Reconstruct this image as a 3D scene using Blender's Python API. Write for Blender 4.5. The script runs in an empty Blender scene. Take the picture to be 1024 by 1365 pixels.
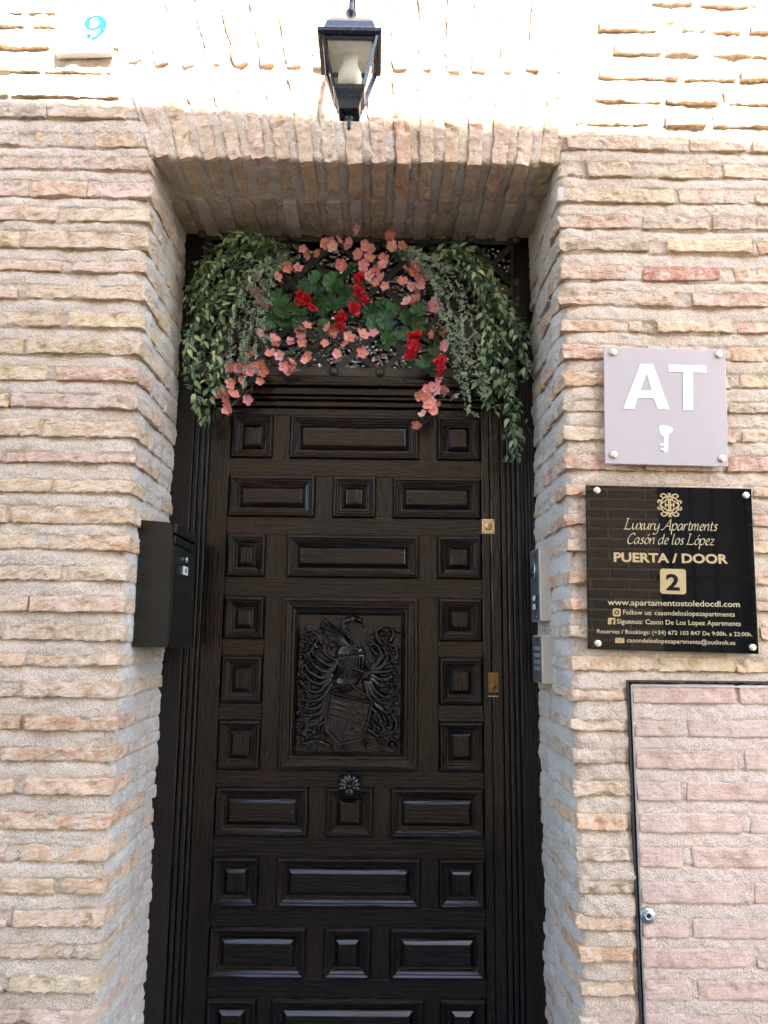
import bpy, bmesh, math, random
import numpy as np
from mathutils import Matrix, Vector, Euler

random.seed(7)
rng = np.random.RandomState(11)
R = math.radians
scene = bpy.context.scene

# ------------------------------------------------------------------ camera
CAM_F, CAM_PITCH, CAM_ROLL, CAM_YAW = 1040.0, 9.4, 0.6, -0.6
CAM_D, CAM_H = 1.98, 1.45
cam_data = bpy.data.cameras.new('camera')
cam = bpy.data.objects.new('camera', cam_data)
scene.collection.objects.link(cam)
CAM_ROT = (Matrix.Rotation(R(CAM_YAW), 3, 'Z') @ Matrix.Rotation(R(90 + CAM_PITCH), 3, 'X')
           @ Matrix.Rotation(R(CAM_ROLL), 3, 'Z'))
cam.matrix_world = Matrix.Translation((0, -CAM_D, CAM_H)) @ CAM_ROT.to_4x4()
cam_data.sensor_fit = 'VERTICAL'
cam_data.sensor_height = 24.0
cam_data.lens = CAM_F / 1365.0 * 24.0
cam_data.clip_start = 0.02
cam_data.clip_end = 500
scene.camera = cam

# ------------------------------------------------------------------ sky and sun
SUN_EL, SUN_AZ = 43.0, 24.0            # azimuth measured from the street normal towards +x
sun_dir = Vector((math.sin(R(SUN_AZ)) * math.cos(R(SUN_EL)),
                  -math.cos(R(SUN_AZ)) * math.cos(R(SUN_EL)), math.sin(R(SUN_EL))))
world = bpy.data.worlds.new('World')
scene.world = world
world.use_nodes = True
wn = world.node_tree
bg = wn.nodes['Background']
sky = wn.nodes.new('ShaderNodeTexSky')
sky.sky_type = 'NISHITA'
sky.sun_disc = False
sky.sun_elevation = R(SUN_EL)
sky.sun_rotation = math.atan2(sun_dir.x, sun_dir.y)
sky.air_density = 1.0
sky.dust_density = 1.0
sky.ozone_density = 1.0
wn.links.new(sky.outputs[0], bg.inputs[0])
bg.inputs[1].default_value = 0.15
sun_data = bpy.data.lights.new('sun', 'SUN')
sun_data.energy = 5.0
sun_data.angle = R(0.53)
sun_data.color = (1.0, 0.955, 0.88)
sun = bpy.data.objects.new('sun', sun_data)
sun.rotation_euler = sun_dir.to_track_quat('Z', 'Y').to_euler()
sun.location = (3, -6, 12)
scene.collection.objects.link(sun)

vs = scene.view_settings
vs.view_transform = 'Standard'
vs.look = 'None'
vs.gamma = 1.0
vs.use_curve_mapping = False
vs.exposure = 3.1
scene.cycles.use_denoising = True
scene.cycles.adaptive_threshold = 0.015
scene.cycles.max_bounces = 10
scene.cycles.diffuse_bounces = 6
scene.cycles.glossy_bounces = 4
scene.cycles.transparent_max_bounces = 12
scene.cycles.sample_clamp_indirect = 20.0
scene.cycles.caustics_reflective = False
scene.cycles.caustics_refractive = False

# ------------------------------------------------------------------ helpers
COL = scene.collection
WORLD_OF = {}

def P(u, v, Y):
    """a photograph pixel at real depth Y -> world point"""
    d = CAM_ROT @ Vector(((u - 512) / CAM_F, -(v - 682.5) / CAM_F, -1))
    t = (Y + CAM_D) / d.y
    return Vector((0, -CAM_D, CAM_H)) + d * t

def set_parent(o, p):
    o.parent = p
    o.matrix_parent_inverse = WORLD_OF.get(p.name, Matrix.Identity(4)).inverted()

def link(o, parent=None, mw=None):
    COL.objects.link(o)
    if mw is not None:
        o.matrix_basis = mw
    WORLD_OF[o.name] = mw.copy() if mw is not None else Matrix.Identity(4)
    if parent is not None:
        set_parent(o, parent)
    return o

def tag(o, label, cat, group=None):
    o['label'] = label
    o['category'] = cat
    if group:
        o['group'] = group
    return o

def thing(name, label, cat, loc, group=None):
    o = bpy.data.objects.new(name, None)
    o.empty_display_size = 0.05
    link(o, None, Matrix.Translation(loc))
    return tag(o, label, cat, group)

def mesh_obj(name, verts, faces, m, parent=None, mw=None, smooth=False):
    me = bpy.data.meshes.new(name)
    me.from_pydata(verts.tolist() if isinstance(verts, np.ndarray) else verts, [],
                   faces.tolist() if isinstance(faces, np.ndarray) else faces)
    if m is not None:
        me.materials.append(m)
    if smooth:
        me.polygons.foreach_set('use_smooth', np.ones(len(me.polygons), bool))
    o = bpy.data.objects.new(name, me)
    return link(o, parent, mw)

class MB:
    """collects simple shapes into one mesh"""
    def __init__(self):
        self.v = []
        self.f = []
    def add(self, vs_, fs):
        n = len(self.v)
        self.v += [tuple(p) for p in vs_]
        self.f += [tuple(i + n for i in f) for f in fs]
        return self
    def box(self, x0, x1, y0, y1, z0, z1, b=0.0):
        if b <= 0:
            vs_ = [(x, y, z) for z in (z0, z1) for y in (y0, y1) for x in (x0, x1)]
            return self.add(vs_, [(0, 2, 3, 1), (4, 5, 7, 6), (0, 1, 5, 4), (2, 6, 7, 3), (0, 4, 6, 2), (1, 3, 7, 5)])
        bm = bmesh.new()
        bmesh.ops.create_cube(bm, size=1, matrix=Matrix.Translation(((x0 + x1) / 2, (y0 + y1) / 2, (z0 + z1) / 2))
                              @ Matrix.Diagonal((x1 - x0, y1 - y0, z1 - z0, 1)))
        bmesh.ops.bevel(bm, geom=bm.edges[:], offset=b, segments=2, profile=0.5, affect='EDGES')
        bm.verts.index_update()
        self.add([v.co[:] for v in bm.verts], [[v.index for v in f.verts] for f in bm.faces])
        bm.free()
        return self
    def tube(self, pts, rad, n=6, cap=True):
        pts = [Vector(p) for p in pts]
        rads = rad if isinstance(rad, (list, tuple)) else [rad] * len(pts)
        vs_, fs = [], []
        up = Vector((0.31, 0.2, 0.93)).normalized()
        for i, p in enumerate(pts):
            t = (pts[min(i + 1, len(pts) - 1)] - pts[max(i - 1, 0)])
            t = t.normalized() if t.length > 1e-9 else Vector((0, 0, 1))
            a = t.cross(up)
            a = a.normalized() if a.length > 1e-4 else t.orthogonal().normalized()
            b = t.cross(a)
            for k in range(n):
                an = 2 * math.pi * k / n
                vs_.append(p + (a * math.cos(an) + b * math.sin(an)) * rads[i])
        for i in range(len(pts) - 1):
            for k in range(n):
                k2 = (k + 1) % n
                fs.append((i * n + k, i * n + k2, (i + 1) * n + k2, (i + 1) * n + k))
        if cap:
            fs.append(tuple(range(n - 1, -1, -1)))
            fs.append(tuple((len(pts) - 1) * n + k for k in range(n)))
        return self.add(vs_, fs)
    def lathe(self, prof, c=(0, 0, 0), axis='Z', n=24):
        """prof: list of (radius, height)"""
        vs_, fs = [], []
        for r_, h_ in prof:
            for k in range(n):
                an = 2 * math.pi * k / n
                a, b = r_ * math.cos(an), r_ * math.sin(an)
                q = {'Z': (a, b, h_), 'Y': (a, h_, b), 'X': (h_, a, b)}[axis]
                vs_.append((q[0] + c[0], q[1] + c[1], q[2] + c[2]))
        for i in range(len(prof) - 1):
            for k in range(n):
                k2 = (k + 1) % n
                fs.append((i * n + k, i * n + k2, (i + 1) * n + k2, (i + 1) * n + k))
        fs.append(tuple(range(n - 1, -1, -1)))
        fs.append(tuple((len(prof) - 1) * n + k for k in range(n)))
        return self.add(vs_, fs)
    def build(self, name, m, parent=None, smooth=False):
        return mesh_obj(name, self.v, self.f, m, parent, None, smooth)

# ---- value noise
def _hash(ix, iy, iz, seed):
    h = (ix.astype(np.int64) * 374761393 + iy.astype(np.int64) * 668265263 + iz.astype(np.int64) * 2147483647
         + seed * 1274126177) & 0xFFFFFFFF
    h = ((h ^ (h >> 13)) * 1274126177) & 0xFFFFFFFF
    h = ((h ^ (h >> 16)) * 2246822519) & 0xFFFFFFFF
    return ((h ^ (h >> 15)) & 0xFFFFFF) / float(0xFFFFFF)

def vnoise(p, seed=0):
    i = np.floor(p)
    f = p - i
    f = f * f * (3 - 2 * f)
    i = i.astype(np.int64)
    x, y, z = i[:, 0], i[:, 1], i[:, 2]
    out = 0
    for dx in (0, 1):
        wx = f[:, 0] if dx else 1 - f[:, 0]
        for dy in (0, 1):
            wy = f[:, 1] if dy else 1 - f[:, 1]
            for dz in (0, 1):
                wz = f[:, 2] if dz else 1 - f[:, 2]
                out = out + wx * wy * wz * _hash(x + dx, y + dy, z + dz, seed)
    return out * 2 - 1

def fbm(p, scale, oct_=3, seed=0, gain=0.5):
    a, s, tot = 1.0, scale, 0
    for k in range(oct_):
        tot = tot + a * vnoise(p * s + 17.3 * k, seed + k)
        a *= gain
        s *= 2.03
    return tot

# ------------------------------------------------------------------ materials
class NT:
    def __init__(self, name):
        self.m = bpy.data.materials.new(name)
        self.m.use_nodes = True
        self.t = self.m.node_tree
        self.b = self.t.nodes['Principled BSDF']
        self.out = self.t.nodes['Material Output']
    def n(self, typ, **kw):
        nd = self.t.nodes.new('ShaderNode' + typ)
        for k, v in kw.items():
            if k.startswith('i_'):
                key = k[2:].replace('_', ' ')
                nd.inputs[key].default_value = v
            else:
                setattr(nd, k, v)
        return nd
    def l(self, a, b):
        self.t.links.new(a, b)
    def pos(self, scale=(1, 1, 1), rot=(0, 0, 0)):
        g = self.n('NewGeometry')
        mp = self.n('Mapping')
        mp.inputs['Scale'].default_value = scale
        mp.inputs['Rotation'].default_value = rot
        self.l(g.outputs['Position'], mp.inputs['Vector'])
        return mp.outputs[0]
    def noise(self, vec, scale, detail=4, rough=0.55, dist=0.0):
        nd = self.n('TexNoise')
        nd.inputs['Scale'].default_value = scale
        nd.inputs['Detail'].default_value = detail
        nd.inputs['Roughness'].default_value = rough
        nd.inputs['Distortion'].default_value = dist
        self.l(vec, nd.inputs['Vector'])
        return nd.outputs[0]
    def ramp(self, fac, stops):
        nd = self.n('ValToRGB')
        el = nd.color_ramp.elements
        while len(el) < len(stops):
            el.new(0.5)
        for e, (p, c) in zip(el, stops):
            e.position = p
            e.color = (c, c, c, 1) if not hasattr(c, '__len__') else (*c, 1)
        self.l(fac, nd.inputs[0])
        return nd.outputs[0]
    def mix(self, fac, a, b, mode='MIX'):
        nd = self.n('MixRGB', blend_type=mode)
        for i, s in ((0, fac), (1, a), (2, b)):
            if hasattr(s, 'node'):
                self.l(s, nd.inputs[i])
            elif hasattr(s, '__len__'):
                nd.inputs[i].default_value = (*s, 1)
            else:
                nd.inputs[i].default_value = s
        return nd.outputs[0]
    def math(self, op, a, b=0.0, clamp=False):
        nd = self.n('Math', operation=op, use_clamp=clamp)
        for i, s in ((0, a), (1, b)):
            if hasattr(s, 'node'):
                self.l(s, nd.inputs[i])
            else:
                nd.inputs[i].default_value = s
        return nd.outputs[0]
    def bump(self, h, dist, strength=1.0, prev=None):
        nd = self.n('Bump')
        nd.inputs['Distance'].default_value = dist
        nd.inputs['Strength'].default_value = strength
        self.l(h, nd.inputs['Height'])
        if prev is not None:
            self.l(prev, nd.inputs['Normal'])
        return nd.outputs[0]
    def set(self, base=None, rough=None, normal=None, metal=None, spec=None, coat=None, trans=None, ior=None):
        b = self.b
        for key, s in (('Base Color', base), ('Roughness', rough), ('Normal', normal), ('Metallic', metal),
                       ('Specular IOR Level', spec), ('Coat Weight', coat), ('Transmission Weight', trans), ('IOR', ior)):
            if s is None:
                continue
            if hasattr(s, 'node'):
                self.l(s, b.inputs[key])
            elif hasattr(s, '__len__'):
                b.inputs[key].default_value = (*s, 1)
            else:
                b.inputs[key].default_value = s
        return self.m

def simple(name, base, rough=0.5, metal=0.0, spec=0.5, var=0.12, nscale=60, bumpd=0.0, bscale=200):
    t = NT(name)
    v = t.pos()
    nz = t.noise(v, nscale, 4)
    f = t.ramp(nz, [(0.25, 1 - var), (0.75, 1 + var)])
    c = t.mix(1.0, base, f, 'MULTIPLY')
    rr = t.ramp(nz, [(0.3, max(rough - 0.06, 0.02)), (0.7, min(rough + 0.08, 1))])
    nrm = t.bump(t.noise(v, bscale, 3), bumpd) if bumpd else None
    return t.set(c, rr, nrm, metal, spec)

MORTAR_C = (0.56, 0.445, 0.345)

def weather(t, c):
    """grime patches and rain streaks in the masonry's own colour"""
    patch = t.ramp(t.noise(t.pos(), 2.6, 5, 0.6), [(0.3, (0.86, 0.84, 0.82)), (0.55, (1.0, 1.0, 1.0)), (0.75, (1.07, 1.05, 1.0))])
    streak = t.ramp(t.noise(t.pos((16, 16, 1.1)), 1.0, 5, 0.6), [(0.3, (0.88, 0.87, 0.85)), (0.5, (1.0, 1.0, 1.0))])
    return t.mix(0.8, t.mix(1.0, c, patch, 'MULTIPLY'), streak, 'MULTIPLY')

def make_mortar(name, c0, c1, c2):
    t = NT(name)
    v = t.pos()
    big = t.noise(v, 5.5, 5, 0.6)
    mid = t.noise(v, 38, 5, 0.6)
    grit = t.noise(v, 260, 3, 0.7)
    vor = t.n('TexVoronoi')
    vor.inputs['Scale'].default_value = 330
    t.l(v, vor.inputs['Vector'])
    base = t.mix(t.ramp(big, [(0.35, 0.0), (0.68, 1.0)]), c0, c1)
    base = t.mix(t.ramp(mid, [(0.55, 0.0), (0.8, 0.55)]), base, c2)
    sp = t.ramp(grit, [(0.3, 0.50), (0.5, 1.0), (0.72, 1.38)])
    base = t.mix(0.85, base, sp, 'MULTIPLY')
    base = weather(t, base)
    n1 = t.bump(mid, 0.006, 0.6)
    n2 = t.bump(grit, 0.0045, 1.0, n1)
    n3 = t.bump(vor.outputs[0], 0.0012, 0.6, n2)
    return t.set(base, 0.95, n3, spec=0.15)

def make_brick(name, smear=0.75):
    t = NT(name)
    v = t.pos()
    oi = t.n('ObjectInfo')
    big = t.noise(v, 22, 5, 0.6)
    mid = t.noise(v, 75, 5, 0.65, 0.4)
    fine = t.noise(v, 330, 3, 0.7)
    col = t.mix(0.9, oi.outputs['Color'], t.ramp(big, [(0.28, (0.78, 0.74, 0.70)), (0.5, (1, 1, 1)), (0.75, (1.18, 1.14, 1.08))]), 'MULTIPLY')
    col = t.mix(0.8, col, t.ramp(fine, [(0.3, 0.58), (0.5, 1.0), (0.75, 1.3)]), 'MULTIPLY')
    sm = t.math('MULTIPLY', t.ramp(t.math('ADD', t.math('MULTIPLY', big, 0.55), t.math('MULTIPLY', mid, 0.45)), [(0.46, 0.0), (0.58, 1.0)]), smear)
    col = t.mix(sm, col, (0.60, 0.478, 0.37))
    col = weather(t, col)
    strat = t.noise(t.pos((18, 18, 150)), 1.0, 4, 0.6)
    n1 = t.bump(strat, 0.004, 0.55)
    n2 = t.bump(mid, 0.005, 0.7, n1)
    n3 = t.bump(fine, 0.0022, 0.8, n2)
    return t.set(col, 0.92, n3, spec=0.18)

M = {}
M['mortar'] = make_mortar('sandy_lime_mortar', (0.58, 0.463, 0.358), (0.635, 0.508, 0.395), (0.585, 0.44, 0.285))
M['mortar_skylight'] = make_mortar('skylight_tinted_mortar', (0.575, 0.50, 0.425), (0.63, 0.565, 0.495), (0.56, 0.465, 0.36))  # greyer mortar for reveals and soffit, cool skylight put into the colour
M['mortar_pink'] = make_mortar('pinkish_new_mortar', (0.61, 0.49, 0.41), (0.64, 0.505, 0.42), (0.63, 0.48, 0.345))
M['brick'] = make_brick('weathered_brick', 0.7)
M['brick_new'] = make_brick('new_pink_brick', 0.42)

def make_wood(name, axis, base=(0.0046, 0.0031, 0.0024), deep=(0.0010, 0.0008, 0.0008), rough=0.19, red=0.5):
    t = NT(name)
    sc = {'Z': (1, 1, 0.045), 'X': (0.045, 1, 1)}[axis]
    v = t.pos(sc)
    warp = t.noise(t.pos({'Z': (6, 6, 1.6), 'X': (1.6, 6, 6)}[axis]), 1.0, 3)
    g1 = t.noise(v, 130, 5, 0.65, 0.6)
    g2 = t.noise(v, 420, 3, 0.6)
    wv = t.n('TexWave', wave_type='BANDS', bands_direction='X' if axis == 'Z' else 'Z')
    wv.inputs['Scale'].default_value = 26
    wv.inputs['Distortion'].default_value = 9
    wv.inputs['Detail'].default_value = 3
    wv.inputs['Detail Scale'].default_value = 1.4
    t.l(t.pos({'Z': (1, 1, 0.12), 'X': (0.12, 1, 1)}[axis]), wv.inputs['Vector'])
    grain = t.math('ADD', t.math('MULTIPLY', g1, 0.65), t.math('MULTIPLY', wv.outputs['Fac'], 0.35))
    c = t.mix(t.ramp(grain, [(0.34, 0.0), (0.62, 1.0)]), deep, base)
    c = t.mix(t.math('MULTIPLY', t.ramp(warp, [(0.52, 0.0), (0.72, 1.0)]), red), c, (0.020, 0.0070, 0.0048))
    wear = t.noise(t.pos(), 7, 6, 0.65)
    rr = t.math('ADD', t.ramp(grain, [(0.3, min(rough + 0.22, 1)), (0.65, rough)]), t.ramp(wear, [(0.42, 0.0), (0.72, 0.12)]))
    geo = t.n('NewGeometry')
    sz = t.n('SeparateXYZ')
    t.l(geo.outputs['Normal'], sz.inputs[0])
    dust = t.math('MULTIPLY', t.ramp(sz.outputs['Z'], [(0.85, 0.0), (0.99, 0.35)]), t.noise(t.pos(), 45, 5, 0.7))
    c = t.mix(dust, c, (0.10, 0.09, 0.08))
    n1 = t.bump(grain, 0.0019, 0.8)
    n2 = t.bump(g2, 0.0006, 0.6, n1)
    t.b.inputs['Coat Roughness'].default_value = 0.10
    t.l(t.bump(grain, 0.0005, 0.6), t.b.inputs['Coat Normal'])
    return t.set(c, rr, n2, spec=0.16, coat=0.6)

M['wood_v'] = make_wood('dark_oak_vertical_grain', 'Z')
M['wood_h'] = make_wood('dark_oak_horizontal_grain', 'X')
M['wood_frame'] = make_wood('dark_rough_frame_oak', 'Z', (0.0060, 0.0038, 0.0031), (0.0016, 0.0012, 0.0012), 0.30, 0.8)
M['wood_carved'] = simple('dark_varnished_carving', (0.0055, 0.0042, 0.0035), 0.18, var=0.3, nscale=90, bumpd=0.0003, bscale=500)
M['iron'] = simple('dark_grey_painted_iron', (0.045, 0.042, 0.038), 0.36, var=0.2, nscale=90, bumpd=0.0005)
M['black_metal'] = simple('black_enamelled_metal', (0.004, 0.007, 0.0075), 0.16, var=0.15, nscale=40, bumpd=0.0004, bscale=350)
M['lamp_metal'] = simple('lantern_paint_sky_tint', (0.012, 0.020, 0.034), 0.24, var=0.06, nscale=60)  # blue of the reflected sky put into the base colour
M['brass'] = simple('worn_polished_brass', (0.62, 0.48, 0.28), 0.36, metal=1.0, var=0.2, nscale=250)
M['brass_dark'] = simple('tarnished_brass', (0.20, 0.145, 0.06), 0.42, metal=1.0, var=0.3, nscale=250)
M['steel'] = simple('grey_steel', (0.36, 0.38, 0.40), 0.38, metal=0.9, var=0.15, nscale=180)
M['screw'] = simple('brushed_screw_cap', (0.72, 0.62, 0.46), 0.34, metal=0.85, var=0.12, nscale=400)
M['gold'] = simple('matte_gold_print', (0.37, 0.265, 0.115), 0.5, var=0.05)
M['gold_pale'] = simple('pale_gold_print', (0.42, 0.335, 0.19), 0.5, var=0.05)
M['plaque'] = NT('gloss_black_acrylic').set((0.0035, 0.0036, 0.0042), 0.012, spec=0.5)
M['ink_black'] = simple('black_print', (0.005, 0.0045, 0.004), 0.6, spec=0.1, var=0.02)
M['sign_white'] = simple('white_print', (0.62, 0.61, 0.66), 0.35, var=0.02)
M['tile'] = simple('white_glazed_tile', (0.62, 0.64, 0.66), 0.2, var=0.05)
M['tile_blue'] = simple('cobalt_glaze', (0.008, 0.085, 0.20), 0.25, var=0.15, nscale=200)
M['tile_border'] = simple('pale_blue_glaze', (0.06, 0.20, 0.34), 0.25)
M['panel_silver'] = simple('anodised_entry_panel', (0.15, 0.155, 0.165), 0.34, metal=0.55, var=0.06)
M['panel_edge'] = simple('champagne_cast_edge', (0.50, 0.46, 0.39), 0.42, metal=0.3, var=0.06)
M['dark_plastic'] = simple('dark_plastic', (0.012, 0.012, 0.013), 0.3, var=0.1)
M['white_plastic'] = simple('off_white_label', (0.62, 0.62, 0.60), 0.45, var=0.1, nscale=300)
M['bulb'] = simple('frosted_lamp_bulb', (0.66, 0.62, 0.52), 0.4, var=0.04)
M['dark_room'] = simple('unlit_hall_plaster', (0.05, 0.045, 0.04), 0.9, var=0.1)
M['window_dark'] = simple('dim_blue_window', (0.075, 0.09, 0.115), 0.5)
M['added_bright_plate'] = simple('pale_brightening_plate', (0.78, 0.76, 0.70), 0.5)
M['dark_gap'] = simple('blackened_steel_recess', (0.010, 0.010, 0.011), 0.6, var=0.1)

def make_acrylic():
    t = NT('frosted_lilac_acrylic')
    t.set((0.515, 0.455, 0.445), 0.08, spec=0.6)
    sm = t.noise(t.pos((1, 1, 0.35)), 26, 6, 0.7)
    t.l(t.ramp(sm, [(0.35, 0.05), (0.7, 0.26)]), t.b.inputs['Roughness'])
    tr = t.n('BsdfTransparent')
    tr.inputs[0].default_value = (0.95, 0.9, 0.9, 1)
    mx = t.n('MixShader')
    mx.inputs[0].default_value = 0.22
    t.l(t.b.outputs[0], mx.inputs[1])
    t.l(tr.outputs[0], mx.inputs[2])
    t.l(mx.outputs[0], t.out.inputs[0])
    return t.m
M['acrylic'] = make_acrylic()

def make_glass(name, see, tint, rough=0.02, bump=None):
    t = NT(name)
    gl = t.n('BsdfGlossy')
    gl.inputs['Roughness'].default_value = rough
    tr = t.n('BsdfTransparent')
    tr.inputs[0].default_value = (*tint, 1)
    fr = t.n('Fresnel')
    fr.inputs['IOR'].default_value = see
    mx = t.n('MixShader')
    t.l(fr.outputs[0], mx.inputs[0])
    t.l(tr.outputs[0], mx.inputs[1])
    t.l(gl.outputs[0], mx.inputs[2])
    t.l(mx.outputs[0], t.out.inputs[0])
    if bump:
        vor = t.n('TexVoronoi')
        vor.inputs['Scale'].default_value = bump
        t.l(t.pos(), vor.inputs['Vector'])
        nz = t.noise(t.pos(), bump * 0.5, 4)
        n1 = t.bump(vor.outputs[0], 0.007, 1.0)
        n2 = t.bump(nz, 0.0045, 1.0, n1)
        t.l(n2, gl.inputs['Normal'])
        t.l(n2, fr.inputs['Normal'])
    return t.m
M['lamp_glass'] = make_glass('clear_lantern_glass', 1.45, (0.93, 0.95, 0.92))
M['transom_glass'] = make_glass('textured_transom_glass', 3.0, (0.25, 0.28, 0.26), 0.02, 60)

def make_leaf(name, c0, c1, rough=0.5, nscale=50):
    t = NT(name)
    oi = t.n('ObjectInfo')
    nz = t.noise(t.pos(), nscale, 3)
    f = t.math('ADD', t.math('MULTIPLY', oi.outputs['Random'], 0.6), t.math('MULTIPLY', nz, 0.5))
    c = t.mix(t.ramp(f, [(0.2, 0.0), (0.85, 1.0)]), c0, c1)
    t.set(c, rough, spec=0.35)
    tl = t.n('BsdfTranslucent')
    t.l(c, tl.inputs[0])
    mx = t.n('MixShader')
    mx.inputs[0].default_value = 0.22
    t.l(t.b.outputs[0], mx.inputs[1])
    t.l(tl.outputs[0], mx.inputs[2])
    t.l(mx.outputs[0], t.out.inputs[0])
    return t.m
M['leaf'] = make_leaf('olive_green_silk_leaf', (0.100, 0.185, 0.078), (0.340, 0.430, 0.180))
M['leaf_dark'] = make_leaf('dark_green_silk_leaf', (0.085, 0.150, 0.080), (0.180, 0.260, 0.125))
M['leaf_pale'] = make_leaf('faded_silk_leaf', (0.16, 0.225, 0.12), (0.36, 0.42, 0.20))
M['geranium_leaf'] = make_leaf('geranium_leaf_green', (0.018, 0.066, 0.026), (0.065, 0.150, 0.042), 0.42, 40)
M['sprig'] = make_leaf('grey_green_needles', (0.17, 0.25, 0.16), (0.38, 0.45, 0.30), 0.6, 25)
M['sprig_flower'] = simple('tiny_cream_buds', (0.60, 0.62, 0.48), 0.6)
M['stem'] = simple('green_plastic_stem', (0.028, 0.060, 0.030), 0.5)
M['red'] = make_leaf('red_silk_petal', (0.44, 0.010, 0.018), (0.70, 0.035, 0.050), 0.5, 90)
M['eye'] = simple('yellow_flower_eye', (0.72, 0.42, 0.07), 0.6)

def make_pink():
    t = NT('pink_silk_petal')
    oi = t.n('ObjectInfo')
    tc = t.n('TexCoord')
    ln = t.n('VectorMath', operation='LENGTH')
    t.l(tc.outputs['Object'], ln.inputs[0])
    rim = t.ramp(oi.outputs['Random'], [(0.0, (0.62, 0.18, 0.16)), (0.35, (0.78, 0.33, 0.30)), (0.7, (0.76, 0.28, 0.37)), (1.0, (0.82, 0.47, 0.47))])
    c = t.mix(t.ramp(ln.outputs['Value'], [(0.003, 0.0), (0.0105, 1.0)]), (0.82, 0.46, 0.16), rim)
    c = t.mix(0.6, c, t.ramp(t.noise(t.pos(), 120, 3), [(0.3, 0.75), (0.7, 1.2)]), 'MULTIPLY')
    t.set(c, 0.6, spec=0.3)
    tl = t.n('BsdfTranslucent')
    t.l(c, tl.inputs[0])
    mx = t.n('MixShader')
    mx.inputs[0].default_value = 0.25
    t.l(t.b.outputs[0], mx.inputs[1])
    t.l(tl.outputs[0], mx.inputs[2])
    t.l(mx.outputs[0], t.out.inputs[0])
    return t.m
M['pink'] = make_pink()

def make_far_brick(name, ca, cb, cm):
    t = NT(name)
    g = t.n('NewGeometry')
    sp = t.n('SeparateXYZ')
    t.l(g.outputs['Position'], sp.inputs[0])
    cb_ = t.n('CombineXYZ')
    t.l(sp.outputs['X'], cb_.inputs[0])
    t.l(sp.outputs['Z'], cb_.inputs[1])
    bt = t.n('TexBrick')
    for k, v in (('Color1', (*ca, 1)), ('Color2', (*cb, 1)), ('Mortar', (*cm, 1)), ('Scale', 1.0), ('Mortar Size', 0.012),
                 ('Mortar Smooth', 0.4), ('Brick Width', 0.27), ('Row Height', 0.07)):
        bt.inputs[k].default_value = v
    t.l(cb_.outputs[0], bt.inputs['Vector'])
    v = t.pos()
    c = t.mix(0.8, bt.outputs['Color'], t.ramp(t.noise(v, 14, 5), [(0.3, 0.75), (0.7, 1.2)]), 'MULTIPLY')
    inv = t.math('SUBTRACT', 1.0, bt.outputs['Fac'])
    n1 = t.bump(inv, 0.012, 1.0)
    n2 = t.bump(t.noise(v, 120, 4), 0.004, 0.8, n1)
    return t.set(c, 0.93, n2, spec=0.2)
M['far_brick'] = make_far_brick('distant_brickwork', (0.46, 0.375, 0.285), (0.42, 0.33, 0.25), (0.53, 0.475, 0.40))
M['opposite_brick'] = make_far_brick('opposite_brickwork', (0.37, 0.31, 0.245), (0.28, 0.235, 0.185), (0.54, 0.495, 0.43))
M['paving'] = simple('worn_granite_paving', (0.08, 0.079, 0.077), 0.8, var=0.25, nscale=9, bumpd=0.003, bscale=120)

# ================================================================== THE FACADE
XL, XR, ZL, DEP = -0.631, 0.493, 2.765, 0.40
Z_TOP = 3.60
X_MIN, X_MAX = -1.30, 1.42
CAB = (0.633, 1.33, 0.30, 1.358)       # meter cabinet opening x0 x1 z0 z1

facade = thing('brick_facade', 'old brick house wall with deep doorway under a flat brick arch', 'wall', (0, 0.2, 0))

TONE = {'t': (0.53, 0.41, 0.28), 'y': (0.555, 0.43, 0.275), 'o': (0.55, 0.385, 0.25), 'O': (0.54, 0.36, 0.225),
        'p': (0.545, 0.415, 0.315), 'r': (0.51, 0.345, 0.255), 'R': (0.40, 0.195, 0.14), 'g': (0.44, 0.365, 0.275),
        'w': (0.50, 0.455, 0.42), 'v': (0.55, 0.52, 0.49)}  # w, v: greyer reveal bricks with cool skylight put into the tone

def tone(k, j=0.06):
    c = tuple(a_ * b_ for a_, b_ in zip(TONE[k], (1.05, 0.972, 0.93)))
    f = 1 + random.uniform(-j, j)
    return tuple(min(1, x * f * (1 + random.uniform(-j, j) * 0.5)) for x in c) + (1,)

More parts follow.
